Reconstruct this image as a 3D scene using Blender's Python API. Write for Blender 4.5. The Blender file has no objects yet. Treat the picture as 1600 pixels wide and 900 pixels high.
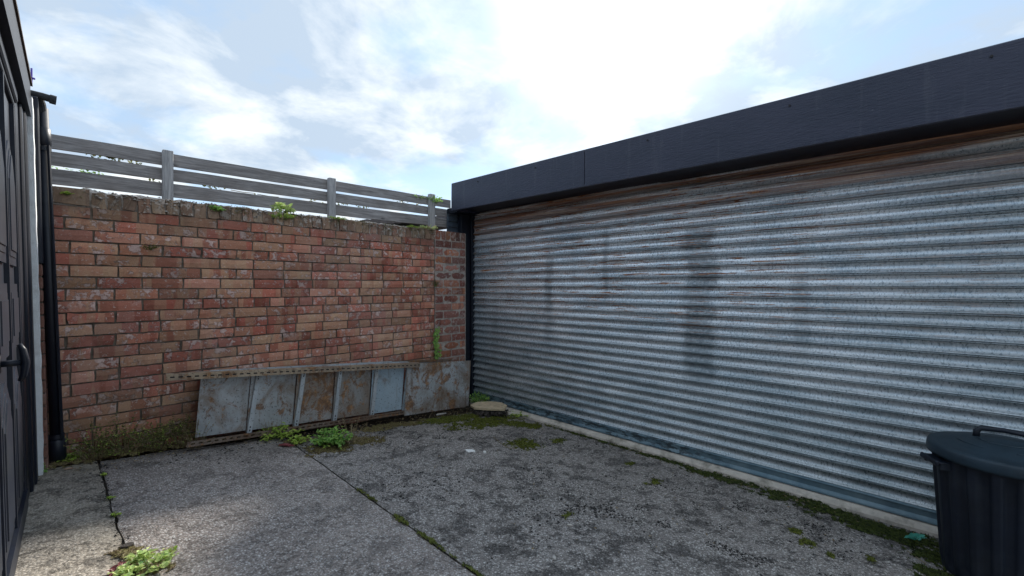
import bpy, bmesh, math, random
from mathutils import Vector, Matrix, noise
R = random.Random(7)
S = bpy.context.scene
C = S.collection
# ------------------------------------------------------------ camera
F_PX = 671.0; HORIZON = 447.0; EYE = 1.37
RIGHT = Vector((.6984, -.7157, 0)); FWD = Vector((.7157, .6984, 0))
cam_d = bpy.data.cameras.new('camera'); cam = bpy.data.objects.new('camera', cam_d); C.objects.link(cam)
cam_d.sensor_width = 36; cam_d.lens = 36 * F_PX / 1600; cam_d.shift_y = -(450 - HORIZON) / 1600
cam_d.clip_start = .01; cam_d.clip_end = 6000
cam.matrix_world = Matrix.Translation((0, 0, EYE)) @ Matrix((RIGHT, Vector((0, 0, 1)), -FWD)).transposed().to_4x4()
S.camera = cam
# ------------------------------------------------------------ light
S.view_settings.view_transform = 'Standard'; S.view_settings.look = 'None'
S.view_settings.exposure = 1.84; S.view_settings.gamma = 1
SUN_DIR = Vector((.882, .528, .70)).normalized()
SUN_EL = math.asin(SUN_DIR.z); SUN_AZ = math.atan2(SUN_DIR.x, SUN_DIR.y)
sd = bpy.data.lights.new('sun', 'SUN'); sd.energy = 2.0; sd.angle = math.radians(7); sd.color = (1, .94, .84)
sun = bpy.data.objects.new('sun', sd); C.objects.link(sun)
sun.rotation_euler = SUN_DIR.to_track_quat('Z', 'Y').to_euler()


class NT:
    """small node-tree helper"""
    def __init__(s, tree):
        s.t = tree; s.n = tree.nodes; s.l = tree.links; s.n.clear()
    def add(s, typ, **kw):
        nd = s.n.new(typ)
        for k, v in kw.items():
            if k.startswith('_'):
                setattr(nd, k[1:], v)
            else:
                key = int(k[1:]) if k[0] == 'i' and k[1:].isdigit() else k.replace('__', ' ')
                if isinstance(v, bpy.types.NodeSocket): s.l.new(v, nd.inputs[key])
                else: nd.inputs[key].default_value = v
        return nd
    def math(s, op, a, b=0.0, c=0.0, clamp=False):
        nd = s.add('ShaderNodeMath', _operation=op, i0=a, i1=b); nd.use_clamp = clamp
        if op in ('MULTIPLY_ADD',): 
            if isinstance(c, bpy.types.NodeSocket): s.l.new(c, nd.inputs[2])
            else: nd.inputs[2].default_value = c
        return nd.outputs[0]
    def noise(s, vec, scale, detail=4, rough=.55, dist=0.0):
        nd = s.add('ShaderNodeTexNoise', Vector=vec, Scale=scale, Detail=detail, Roughness=rough, Distortion=dist)
        return nd.outputs[0]
    def ramp(s, fac, stops, interp='LINEAR'):
        nd = s.add('ShaderNodeValToRGB', Fac=fac); cr = nd.color_ramp; cr.interpolation = interp
        while len(cr.elements) < len(stops): cr.elements.new(.5)
        for e, (p, c) in zip(cr.elements, stops):
            e.position = p; e.color = (c, c, c, 1) if isinstance(c, (int, float)) else (*c, 1)
        return nd.outputs[0]
    def mix(s, fac, a, b, mode='MIX'):
        nd = s.n.new('ShaderNodeMix'); nd.data_type = 'RGBA'; nd.blend_type = mode
        for i, v in ((0, fac), (6, a), (7, b)):
            if isinstance(v, bpy.types.NodeSocket): s.l.new(v, nd.inputs[i])
            else: nd.inputs[i].default_value = v if i == 0 else (*v, 1)
        return nd.outputs[2]
    def mapr(s, v, a, b, c=0.0, d=1.0):
        nd = s.add('ShaderNodeMapRange', Value=v); 
        for i, x in enumerate((a, b, c, d)): nd.inputs[i + 1].default_value = x
        return nd.outputs[0]
    def scale(s, vec, sc, loc=(0, 0, 0)):
        nd = s.add('ShaderNodeMapping', Vector=vec); nd.inputs['Scale'].default_value = sc; nd.inputs['Location'].default_value = loc
        return nd.outputs[0]
    def sep(s, vec):
        return s.add('ShaderNodeSeparateXYZ', Vector=vec).outputs
    def comb(s, x, y, z):
        return s.add('ShaderNodeCombineXYZ', X=x, Y=y, Z=z).outputs[0]


# ------------------------------------------------------------ sky
W = bpy.data.worlds.new("World"); S.world = W; W.use_nodes = True
g = NT(W.node_tree)
dirv = g.add('ShaderNodeTexCoord').outputs['Generated']
sky = g.add('ShaderNodeTexSky'); sky.sky_type = 'NISHITA'; sky.sun_disc = False
sky.sun_elevation = SUN_EL; sky.sun_rotation = SUN_AZ; sky.air_density = 1.0; sky.dust_density = .6; sky.ozone_density = 1.5
x, y, z = g.sep(dirv)
zc = g.math('MAXIMUM', z, 0.0)
den = g.math('ADD', zc, .22)
cx = g.math('DIVIDE', x, den); cy = g.math('DIVIDE', y, den)
cp = g.comb(cx, cy, 0.0)
n1 = g.noise(g.scale(cp, (1, 1, 1), (2.2, .4, 0)), .8, 8, .52, .25)
n2 = g.noise(g.scale(cp, (1.2, .8, 1), (3, 7, 0)), 1.2, 6, .5, .2)
n3 = g.noise(g.scale(cp, (1, 1, 1), (5.3, 1.2, 0)), 3.4, 8, .58, .2)
dens = g.math('MULTIPLY_ADD', n1, .6, g.math('MULTIPLY_ADD', n2, .35, g.math('MULTIPLY', n3, .36)))
cloud = g.mapr(dens, .57, .69)
shade = g.noise(g.scale(cp, (1, 1, 1), (1.7, 2.9, 0)), 2.0, 8, .58, .25)
ccol = g.mix(g.mapr(shade, .44, .63), (1.66, 2.02, 2.46), (3.3, 3.42, 3.42))
# thin cloud scatters sunlight forward: brightest round the sun
dp = g.add('ShaderNodeVectorMath', _operation='DOT_PRODUCT', i0=dirv, i1=tuple(SUN_DIR)).outputs['Value']
dpc = g.math('MAXIMUM', dp, 0.0)
glow = g.math('MULTIPLY_ADD', g.math('POWER', dpc, 110.0), 12.0, g.math('MULTIPLY', g.math('POWER', dpc, 16.0), .5))
blue = g.mix(.8, sky.outputs[0], (.95, 1.58, 2.4))
skyc = g.mix(g.math('MULTIPLY_ADD', cloud, .84, .14), blue, ccol)
gl = g.comb(glow, glow, glow)
glm = g.math('MULTIPLY_ADD', cloud, .6, .55)
glv = g.add('ShaderNodeVectorMath', _operation='SCALE', i0=gl)
g.l.new(glm, glv.inputs['Scale'])
tot = g.add('ShaderNodeVectorMath', _operation='ADD', i0=skyc, i1=glv.outputs[0]).outputs[0]
bg = g.add('ShaderNodeBackground', Color=tot, Strength=.1)
g.l.new(bg.outputs[0], g.add('ShaderNodeOutputWorld').inputs[0])


# ------------------------------------------------------------ geometry helpers
def ray(px, py):
    return RIGHT * ((px - 800) / F_PX) + FWD + Vector((0, 0, (HORIZON - py) / F_PX))

def gz(x):
    """yard surface height: falls towards the shutter"""
    return .31 if x < -.1 else max(.301 - .09 * x, 0.0) if x < 3.35 else 0.0

def gp(px, py):
    """where the line of sight meets the sloping yard"""
    d = ray(px, py); t = (EYE - .301) / (-d.z - .09 * d.x)
    return Vector((d.x * t, d.y * t, EYE + d.z * t))

def at_y(px, py, Y):
    d = ray(px, py); t = Y / d.y; return Vector((d.x * t, Y, EYE + d.z * t))

def at_x(px, py, X):
    d = ray(px, py); t = X / d.x; return Vector((X, d.y * t, EYE + d.z * t))


class MB:
    def __init__(s): s.v = []; s.f = []
    def add(s, vs, fs):
        n = len(s.v); s.v += [tuple(v) for v in vs]; s.f += [tuple(i + n for i in f) for f in fs]; return s
    def box(s, x0, x1, y0, y1, z0, z1, M=None):
        vs = [Vector((x, y, z)) for z in (z0, z1) for y in (y0, y1) for x in (x0, x1)]
        if M is not None: vs = [M @ v for v in vs]
        return s.add(vs, [(0, 2, 3, 1), (4, 5, 7, 6), (0, 1, 5, 4), (2, 6, 7, 3), (0, 4, 6, 2), (1, 3, 7, 5)])
    def bbox(s, x0, x1, y0, y1, z0, z1, b=.004, M=None):
        """box with chamfered edges"""
        bm = bmesh.new(); bmesh.ops.create_cube(bm, size=1)
        for v in bm.verts:
            v.co = Vector(((x0 + x1) / 2 + v.co.x * (x1 - x0), (y0 + y1) / 2 + v.co.y * (y1 - y0), (z0 + z1) / 2 + v.co.z * (z1 - z0)))
        bmesh.ops.bevel(bm, geom=bm.edges[:], offset=b, segments=1, affect='EDGES', profile=.5)
        if M is not None: bm.transform(M)
        bm.verts.ensure_lookup_table()
        s.add([v.co.copy() for v in bm.verts], [[v.index for v in f.verts] for f in bm.faces]); bm.free(); return s
    def tube(s, pts, r, n=8, cap=True):
        pts = [Vector(p) for p in pts]; rs = r if isinstance(r, (list, tuple)) else [r] * len(pts)
        rings = []; up = None
        for i, p in enumerate(pts):
            a = pts[max(i - 1, 0)]; b = pts[min(i + 1, len(pts) - 1)]; t = (b - a).normalized()
            if up is None: up = t.orthogonal().normalized()
            up = (up - t * up.dot(t)).normalized(); w = t.cross(up)
            rings.append([p + (up * math.cos(2 * math.pi * k / n) + w * math.sin(2 * math.pi * k / n)) * rs[i] for k in range(n)])
        vs = [v for rg in rings for v in rg]
        fs = [(i * n + k, i * n + (k + 1) % n, (i + 1) * n + (k + 1) % n, (i + 1) * n + k) for i in range(len(pts) - 1) for k in range(n)]
        if cap: fs += [tuple(range(n))[::-1], tuple(range((len(pts) - 1) * n, len(pts) * n))]
        return s.add(vs, fs)
    def leaf(s, p, d, w, ln, nrm, fold=.25):
        """an oval leaf: base p, direction d, folded along its midrib"""
        d = d.normalized(); side = d.cross(nrm)
        if side.length < 1e-4: side = d.orthogonal()
        side.normalize(); n = side.cross(d)
        a = p; m1 = p + d * ln * .35 - n * ln * .03; tip = p + d * ln - n * ln * .12
        l1 = p + d * ln * .4 + side * w * .5 + n * w * fold; r1 = p + d * ln * .4 - side * w * .5 + n * w * fold
        l2 = p + d * ln * .75 + side * w * .3 + n * w * fold * .4; r2 = p + d * ln * .75 - side * w * .3 + n * w * fold * .4
        return s.add([a, l1, l2, tip, r2, r1, m1], [(0, 6, 1), (1, 6, 3, 2), (0, 5, 6), (6, 5, 4, 3)])
    def mesh(s, name, mat=None, smooth=False, fn=None):
        me = bpy.data.meshes.new(name); vs = s.v
        if fn: vs = [tuple(fn(Vector(v))) for v in vs]
        me.from_pydata(vs, [], s.f); me.update()
        if mat: me.materials.append(mat)
        if smooth: me.shade_smooth()
        return me
    def build(s, name, mat, parent=None, smooth=False, fn=None, loc=None):
        return link(name, s.mesh(name, mat, smooth, fn), parent, loc)

def link(name, me, parent=None, loc=None, rot=None):
    o = bpy.data.objects.new(name, me); C.objects.link(o)
    if parent is not None: o.parent = parent
    if loc is not None: o.location = loc
    if rot is not None: o.rotation_euler = rot
    return o

def thing(name, label, cat, loc=(0, 0, 0), group=None):
    o = link(name, None, None, loc); o['label'] = label; o['category'] = cat
    if group: o['group'] = group
    return o

def chip(mb, p, s, flat=.5):
    a = R.uniform(0, 6.28); n = 5
    ring = [p + Vector((math.cos(a + k * 1.2566) * s * R.uniform(.6, 1.2), math.sin(a + k * 1.2566) * s * R.uniform(.5, 1.1), -.001)) for k in range(n)]
    top = p + Vector((R.uniform(-.3, .3) * s, R.uniform(-.3, .3) * s, s * flat))
    mb.add(ring + [top], [(k, (k + 1) % n, n) for k in range(n)])

def tag(o, label, cat, group=None, kind=None):
    o['label'] = label; o['category'] = cat
    if group: o['group'] = group
    if kind: o['kind'] = kind
    return o

def struct(o): o['kind'] = 'structure'; return o
def nz(x, y, z=0.0): return noise.noise(Vector((x, y, z)))


# ------------------------------------------------------------ materials
def mat(name):
    m = bpy.data.materials.new(name); m.use_nodes = True; t = NT(m.node_tree)
    b = t.add('ShaderNodeBsdfPrincipled'); o = t.add('ShaderNodeOutputMaterial')
    t.l.new(b.outputs[0], o.inputs[0])
    return m, t, b
def put(t, b, **kw):
    for k, v in kw.items():
        k = k.replace('__', ' ')
        if isinstance(v, bpy.types.NodeSocket): t.l.new(v, b.inputs[k])
        elif isinstance(v, tuple): b.inputs[k].default_value = (*v, 1)
        else: b.inputs[k].default_value = v
def bump(t, b, h, strength=.4, dist=.004):
    n = t.add('ShaderNodeBump', Height=h, Strength=strength, Distance=dist); t.l.new(n.outputs[0], b.inputs['Normal'])
def wpos(t): return t.add('ShaderNodeNewGeometry').outputs['Position']

def m_brick(name, reds, buff, spall, dirt, band=.5):
    m, t, b = mat(name)
    oc = t.add('ShaderNodeTexCoord').outputs['Object']; oi = t.add('ShaderNodeObjectInfo'); rnd = oi.outputs['Random']
    off = t.comb(t.math('MULTIPLY', rnd, 37.0), t.math('MULTIPLY', rnd, 91.0), t.math('MULTIPLY', rnd, 13.0))
    v = t.add('ShaderNodeVectorMath', _operation='ADD', i0=oc, i1=off).outputs[0]
    base = t.ramp(rnd, [(i / (len(reds) - 1), c) for i, c in enumerate(reds)])
    # kiss marks: paler bands across the brick, sharp edged
    bandn = t.noise(t.scale(v, (1, .05, .05)), 11, 1, .3)
    bmask = t.mapr(bandn, .51, .52, 0, 1)
    base = t.mix(t.math('MULTIPLY', bmask, band), base, tuple(c * .92 for c in buff))
    band2 = t.mapr(t.noise(t.scale(v, (1, .05, .05), (5, 0, 0)), 9, 1, .3), .57, .6, 0, 1)
    base = t.mix(t.math('MULTIPLY', band2, .7), base, tuple(c * .62 for c in reds[0]))
    # spalled pale faces
    sp = t.mapr(t.noise(v, 22, 6, .72), .535, .555, 0, 1)
    rare = t.mapr(t.noise(t.scale(v, (1, 1, 1), (9, 3, 2)), 3.5, 1), .44, .52, 0, 1)
    spm = t.math('MULTIPLY', sp, rare)
    face = t.mapr(t.math('FRACT', t.math('MULTIPLY', rnd, 23.7)), .86, .88, 0, .55)
    base = t.mix(t.math('MULTIPLY', face, t.mapr(t.noise(v, 9, 3), .4, .55, .5, 1)), base, tuple(c * 1.15 for c in buff))
    base = t.mix(t.math('MULTIPLY', spm, .85), base, spall)
    fine = t.noise(v, 140, 4, .7)
    base = t.mix(t.mapr(fine, .35, .75, 0, .45), base, tuple(c * .45 for c in reds[1]))
    wp = wpos(t)
    haze = t.mapr(t.noise(t.scale(wp, (1, 1, 1), (2, 0, 5)), 1.7, 5, .6), .45, .65, 0, .18)
    base = t.mix(haze, base, (.50, .37, .32))
    pale = t.mapr(t.noise(wp, 55, 4, .75), .60, .66, 0, .6)
    base = t.mix(pale, base, (.55, .50, .46))
    z = t.sep(wp)[2]
    dn = t.noise(wp, 2.2, 5, .65)
    damp = t.math('MULTIPLY', t.mapr(z, .9, .3, 0, 1), t.mapr(dn, .3, .6, .25, .8))
    top = t.math('MULTIPLY', t.mapr(z, 1.72, 1.9, 0, 1), t.mapr(dn, .35, .65, .2, 1))
    base = t.mix(t.math('MULTIPLY', damp, .45), base, (.14, .12, .07))
    base = t.mix(t.math('MULTIPLY', top, dirt), base, (.085, .07, .05))
    bv = t.add('ShaderNodeHueSaturation', Color=base, Value=t.mapr(t.math('FRACT', t.math('MULTIPLY', rnd, 7.31)), 0, 1, .9, 1.5))
    put(t, b, Base__Color=bv.outputs[0], Roughness=.9, Specular__IOR__Level=.25)
    h = t.math('MULTIPLY_ADD', fine, .35, t.math('MULTIPLY_ADD', t.noise(v, 35, 5, .65), .8, t.math('MULTIPLY', spm, -.9)))
    bump(t, b, h, .9, .005)
    return m
BR = m_brick('weathered_brick', [(0.424, 0.126, 0.086), (0.470, 0.158, 0.108), (0.350, 0.130, 0.099), (0.470, 0.214, 0.131), (0.445, 0.144, 0.104), (0.424, 0.251, 0.153), (0.470, 0.158, 0.108), (0.318, 0.140, 0.113), (0.456, 0.260, 0.162), (0.466, 0.195, 0.153)],
             (0.466, 0.316, 0.198), (.60, .46, .42), .8)
BR_P = m_brick('pier_brick', [(.27, .09, .075), (.45, .15, .07), (.13, .06, .06), (.31, .10, .08), (.45, .19, .10), (.34, .13, .10), (.16, .08, .08), (.38, .16, .12)],
               (.22, .12, .10), (.42, .33, .31), .4, .2)
BR_C = m_brick('coping_brick', [(.34, .19, .13), (.42, .28, .19), (.26, .16, .12), (.44, .22, .16), (.45, .36, .26)],
               (.45, .38, .28), (.62, .54, .48), .6, .2)

def m_simple(name, col, rough=.6, metal=0.0, var=.3, scale=12, bumps=.3, dirt=None, dirt_amt=.4, spec=.5, bdist=.002):
    m, t, b = mat(name); wp = wpos(t)
    n = t.noise(wp, scale, 6, .6)
    c = t.mix(t.mapr(n, .3, .7), tuple(v * (1 - var) for v in col), tuple(min(v * (1 + var), 1) for v in col))
    if dirt: c = t.mix(t.mapr(t.noise(wp, scale * .45, 6, .7), .5, .68, 0, dirt_amt), c, dirt)
    put(t, b, Base__Color=c, Roughness=rough, Metallic=metal, Specular__IOR__Level=spec)
    if bumps: bump(t, b, t.noise(wp, scale * 7, 5, .65), bumps, bdist)
    return m
MORTAR = m_simple('old_mortar', (.15, .125, .10), .95, 0, .5, 25, .8, (.22, .19, .15), .6, .2, .006)
MORTAR_P = m_simple('pale_mortar', (.42, .37, .33), .95, 0, .35, 25, .8, (.16, .13, .12), .6, .2, .006)
COPE_MORTAR = m_simple('coping_mortar', (.52, .46, .41), .95, 0, .4, 14, 1.0, (.12, .09, .06), .8, .2, .01)
NAVY = m_simple('navy_black_paint', (.007, .010, .019), .45, 0, .25, 8, .25, (.018, .02, .027), .4, .32, .0015)
DOORP = m_simple('door_paint', (.010, .014, .026), .42, 0, .25, 9, .3, (.04, .045, .05), .4, .4, .0015)
PLASTIC = m_simple('black_plastic', (.006, .009, .018), .45, 0, .2, 14, .15, (.03, .034, .04), .35)
BINP = m_simple('bin_plastic', (.006, .011, .022), .5, 0, .25, 10, .35, (.035, .042, .05), .35, .45)
BINL = m_simple('bin_lid_plastic', (.018, .036, .052), .5, 0, .25, 10, .35, (.04, .052, .06), .4, .4)
WHITEP = m_simple('flaking_white_paint', (.88, .90, .90), .75, 0, .06, 25, .9, (.45, .44, .42), .35, .4, .006)
SILL = m_simple('pale_concrete', (.66, .60, .52), .9, 0, .15, 14, .8, (.16, .14, .10), .75, .3, .005)
STONE = m_simple('sandstone', (.62, .50, .34), .9, 0, .2, 30, .8, (.22, .18, .12), .6, .3, .005)
RUBBLE = m_simple('dark_rubble', (.07, .06, .055), .95, 0, .6, 40, 1, (.2, .18, .15), .6, .3, .005)
SOIL = m_simple('soil', (.075, .058, .042), .97, 0, .5, 9, 1, (.03, .028, .022), .6, .2, .01)
PAPER = m_simple('white_paper', (.85, .85, .83), .8, 0, .05, 30, .3)
GRNP = m_simple('green_plastic_film', (.10, .48, .36), .4, 0, .3, 40, .5, (.4, .7, .6), .5)
DEADLEAF = m_simple('dead_leaf', (.36, .24, .17), .8, 0, .3, 60, .5)
DARKGAP = m_simple('dark_steel_and_slot_shade', (.03, .028, .03), .8, .2, .3, 10, .3)
BLACKR = m_simple('dark_roof_felt', (.03, .032, .036), .9, 0, .3, 20, .7)
BRICKDUST = m_simple('reveal_brick', (.20, .10, .075), .92, 0, .35, 22, .9, (.30, .22, .18), .6, .2, .006)

def m_fascia():
    m, t, b = mat('fascia_paint'); wp = wpos(t)
    n = t.noise(t.scale(wp, (1, .35, 1)), 5, 6, .6)
    c = t.mix(t.mapr(n, .3, .7), (.013, .018, .040), (.034, .037, .066))
    c = t.mix(t.mapr(t.noise(wp, 60, 3, .7), .66, .74, 0, .5), c, (.10, .11, .13))
    st = t.noise(t.scale(wp, (1, 9, .7)), 2.2, 4, .6)
    c = t.mix(t.mapr(st, .58, .75, 0, .45), c, (.075, .08, .10))
    put(t, b, Base__Color=c, Roughness=t.mapr(n, .3, .7, .36, .52))
    bump(t, b, t.math('MULTIPLY_ADD', t.noise(t.scale(wp, (1, 1, 5)), 22, 5, .6), 1.0, t.math('MULTIPLY', t.noise(wp, 2.4, 3), 2.5)), .6, .005)
    return m
FASCIA = m_fascia()

def m_shutter():
    m, t, b = mat('galvanised_shutter'); wp = wpos(t); x, y, z = t.sep(wp)
    n = t.noise(t.scale(wp, (1, .6, 2)), 3, 6, .65)
    sp = t.noise(t.scale(wp, (1, 1, .6)), 75, 5, .8)
    zs = t.math('FLOOR', t.math('MULTIPLY', z, 13.3))
    ns = t.noise(t.comb(0.0, t.math('MULTIPLY', y, .7), t.math('MULTIPLY', zs, 3.1)), 1.0, 3, .6)
    c = t.mix(t.mapr(t.math('MULTIPLY_ADD', ns, .5, t.math('MULTIPLY', n, .5)), .36, .62), (.46, .55, .61), (.93, .96, .98))
    c = t.mix(t.mapr(sp, .52, .62, 0, .8), c, (.95, .96, .97))
    c = t.mix(t.mapr(sp, .47, .36, 0, .6), c, (.22, .29, .34))
    # dark ragged vertical bands, shifting from slat to slat
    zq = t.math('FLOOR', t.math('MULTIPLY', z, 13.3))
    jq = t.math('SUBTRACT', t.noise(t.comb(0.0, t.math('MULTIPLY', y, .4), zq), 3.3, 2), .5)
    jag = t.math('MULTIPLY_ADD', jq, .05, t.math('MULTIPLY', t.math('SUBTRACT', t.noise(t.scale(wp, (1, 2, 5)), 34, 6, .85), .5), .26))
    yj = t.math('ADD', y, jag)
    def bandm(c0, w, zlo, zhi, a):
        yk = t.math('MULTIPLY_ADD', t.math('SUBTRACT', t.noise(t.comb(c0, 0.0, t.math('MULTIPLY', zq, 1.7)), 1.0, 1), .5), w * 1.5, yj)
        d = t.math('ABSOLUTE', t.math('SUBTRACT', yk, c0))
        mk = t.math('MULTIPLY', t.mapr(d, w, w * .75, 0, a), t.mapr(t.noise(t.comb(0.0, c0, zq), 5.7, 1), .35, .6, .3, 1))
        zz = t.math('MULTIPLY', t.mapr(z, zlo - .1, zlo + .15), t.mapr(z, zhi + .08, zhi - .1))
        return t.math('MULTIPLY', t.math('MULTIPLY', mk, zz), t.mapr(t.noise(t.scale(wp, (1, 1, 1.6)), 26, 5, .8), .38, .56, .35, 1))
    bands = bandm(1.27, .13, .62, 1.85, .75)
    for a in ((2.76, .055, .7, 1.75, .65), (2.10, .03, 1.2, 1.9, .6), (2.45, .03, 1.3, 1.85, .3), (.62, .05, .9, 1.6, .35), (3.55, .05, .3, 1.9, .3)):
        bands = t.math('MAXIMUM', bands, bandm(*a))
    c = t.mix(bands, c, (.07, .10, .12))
    # dark reflection towards the bottom and right, put into the colour as green-blue
    low = t.math('MULTIPLY', t.math('MAXIMUM', t.mapr(z, 1.25, .35, 0, 1), t.mapr(t.math('MULTIPLY_ADD', z, .55, y), 1.5, .2, 0, .8)), t.mapr(t.noise(t.scale(wp, (1, 1, 3)), 4, 5, .65), .25, .7, .35, 1))
    c = t.mix(t.math('MULTIPLY', low, .66), c, (.085, .15, .17))
    # rust at the top slats
    rn = t.noise(t.scale(wp, (1, .35, 16)), 1.9, 5, .6)
    topm = t.math('MULTIPLY', t.mapr(z, 1.86, 2.08, 0, 1), t.mapr(rn, .42, .54, .05, 1))
    rc = t.ramp(t.noise(t.scale(wp, (1, .4, 20)), 2.4, 4, .6), [(.3, (.14, .08, .09)), (.44, (.42, .20, .09)), (.52, (.16, .08, .08)), (.60, (.55, .42, .32)), (.72, (.16, .07, .06))])
    c = t.mix(t.math('MULTIPLY', topm, .92), c, rc)
    # rust dashes near the joints
    dash = t.mapr(t.noise(t.scale(wp, (1, .8, 24)), 4.6, 3, .62), .59, .61, 0, 1)
    dz = t.mapr(z, .9, 1.2, 0, 1)
    dy = t.mapr(y, .1, .9, .35, 1)
    dash = t.math('MULTIPLY', t.math('MULTIPLY', dash, dz), dy)
    c = t.mix(dash, c, t.mix(t.mapr(t.noise(wp, 40, 3), .4, .6), (.16, .05, .03), (.45, .20, .07)))
    rusty = t.math('MAXIMUM', t.math('MAXIMUM', dash, t.math('MULTIPLY', topm, .7)), t.math('MULTIPLY', bands, .5))  # covers rust and the dark bands alike
    met = t.mapr(rusty, 0, 1, .50, .05)
    ro = t.math('ADD', t.mapr(sp, .4, .6, .24, .44), t.math('MULTIPLY', rusty, .35))
    put(t, b, Base__Color=c, Metallic=met, Roughness=ro)
    bump(t, b, t.math('MULTIPLY_ADD', sp, .6, t.noise(t.scale(wp, (1, .3, 1)), 9, 4)), .4, .003)
    return m
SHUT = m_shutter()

def m_rail():
    m, t, b = mat('shutter_bottom_rail'); wp = wpos(t); x, y, z = t.sep(wp)
    n = t.noise(wp, 7, 6, .65)
    c = t.mix(t.mapr(n, .35, .65), (.13, .22, .28), (.26, .37, .43))
    st = t.math('MULTIPLY', t.mapr(t.noise(t.scale(wp, (1, 3, 9)), 5, 5, .7), .47, .56), t.mapr(y, .9, 1.4))
    c = t.mix(t.math('MULTIPLY', st, .85), c, (.035, .045, .05))
    put(t, b, Base__Color=c, Metallic=.4, Roughness=.5); bump(t, b, t.noise(wp, 70, 4, .7), .3, .002)
    return m
RAIL = m_rail()

def m_concrete(name, lo, hi, chips, dark, patch):
    m, t, b = mat(name); wp = wpos(t); x, y, z = t.sep(wp)
    n = t.noise(wp, 1.3, 6, .65)
    c = t.mix(t.mapr(n, .3, .7), lo, hi)
    vo = t.add('ShaderNodeTexVoronoi', Vector=wp, Scale=92.0); vc = t.sep(vo.outputs['Color'])
    vd = vo.outputs['Distance']
    c = t.mix(t.math('MULTIPLY', t.mapr(vc[0], .55, .8), t.mapr(vd, .5, .25, 0, 1)), c, chips)
    c = t.mix(t.math('MULTIPLY', t.mapr(vc[1], .60, .85), .6), c, tuple(v * .38 for v in lo))
    vo2 = t.add('ShaderNodeTexVoronoi', Vector=wp, Scale=170.0); vc2 = t.sep(vo2.outputs['Color'])
    c = t.mix(t.math('MULTIPLY', t.mapr(vc2[0], .75, .95), .5), c, tuple(min(1, v * 1.15) for v in chips))
    fn = t.noise(wp, 260, 3, .7)
    c = t.mix(t.mapr(fn, .55, .35, 0, .5), c, tuple(v * .4 for v in lo))
    dk = t.mapr(t.noise(t.scale(wp, (1, 1, 1), (3, 1, 0)), 6.5, 9, .82), .525, .575, 0, dark)
    c = t.mix(dk, c, (.028, .027, .028))
    # dirt along the back wall
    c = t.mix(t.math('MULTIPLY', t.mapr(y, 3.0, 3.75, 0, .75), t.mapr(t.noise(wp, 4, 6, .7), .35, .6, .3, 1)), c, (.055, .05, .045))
    cw = t.add('ShaderNodeVectorMath', _operation='ADD', i0=wp, i1=t.add('ShaderNodeTexNoise', Vector=wp, Scale=3.0, Detail=6.0, Roughness=.7).outputs['Color']).outputs[0]
    ve = t.add('ShaderNodeTexVoronoi', Vector=cw, Scale=.9); ve.feature = 'DISTANCE_TO_EDGE'
    crk = t.math('MULTIPLY', t.mapr(ve.outputs['Distance'], .006, .002, 0, 1), dark)
    c = t.mix(crk, c, (.02, .02, .02))
    if patch:
        c = t.mix(t.math('MULTIPLY', t.mapr(t.noise(t.scale(wp, (1, .5, 1)), 2.5, 5, .6), .45, .65), .5), c, patch)
    put(t, b, Base__Color=c, Roughness=.88, Specular__IOR__Level=.3)
    h = t.math('MULTIPLY_ADD', vd, -.8, t.math('MULTIPLY_ADD', fn, .5, t.math('MULTIPLY_ADD', crk, -1.5, t.math('MULTIPLY', dk, -.8))))
    bump(t, b, h, .9, .006)
    return m
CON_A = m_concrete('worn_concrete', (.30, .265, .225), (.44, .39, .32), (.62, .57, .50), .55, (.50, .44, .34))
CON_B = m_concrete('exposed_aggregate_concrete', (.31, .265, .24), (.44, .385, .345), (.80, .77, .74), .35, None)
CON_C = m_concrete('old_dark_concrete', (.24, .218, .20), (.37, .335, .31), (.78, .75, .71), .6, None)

def m_wood():
    m, t, b = mat('weathered_fence_wood'); oc = t.add('ShaderNodeTexCoord').outputs['Object']
    rnd = t.add('ShaderNodeObjectInfo').outputs['Random']
    v = t.add('ShaderNodeVectorMath', _operation='ADD', i0=oc, i1=t.comb(t.math('MULTIPLY', rnd, 31.0), 0.0, t.math('MULTIPLY', rnd, 17.0))).outputs[0]
    gr = t.noise(t.scale(v, (1, 14, 14)), 4, 6, .65, 1.2)
    big = t.noise(v, 3, 4, .6)
    c = t.mix(t.mapr(gr, .32, .68), (.16, .15, .15), (.40, .38, .375))
    c = t.mix(t.mapr(big, .45, .65, 0, .5), c, (.17, .15, .14))
    kn = t.add('ShaderNodeTexVoronoi', Vector=t.scale(v, (1, 3, 3)), Scale=3.0).outputs['Distance']
    c = t.mix(t.mapr(kn, .10, .04, 0, .7), c, (.05, .045, .045))
    put(t, b, Base__Color=c, Roughness=.85, Specular__IOR__Level=.25); bump(t, b, gr, .7, .004)
    return m
WOOD = m_wood()
def m_wood_post():
    m, t, b = mat('weathered_post_wood'); wp = wpos(t)
    gr = t.noise(t.scale(wp, (14, 14, 1)), 5, 6, .65, 1.0)
    c = t.mix(t.mapr(gr, .32, .68), (.23, .23, .235), (.48, .47, .47))
    put(t, b, Base__Color=c, Roughness=.85, Specular__IOR__Level=.25); bump(t, b, gr, .7, .004)
    return m
WOODP = m_wood_post()

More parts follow.
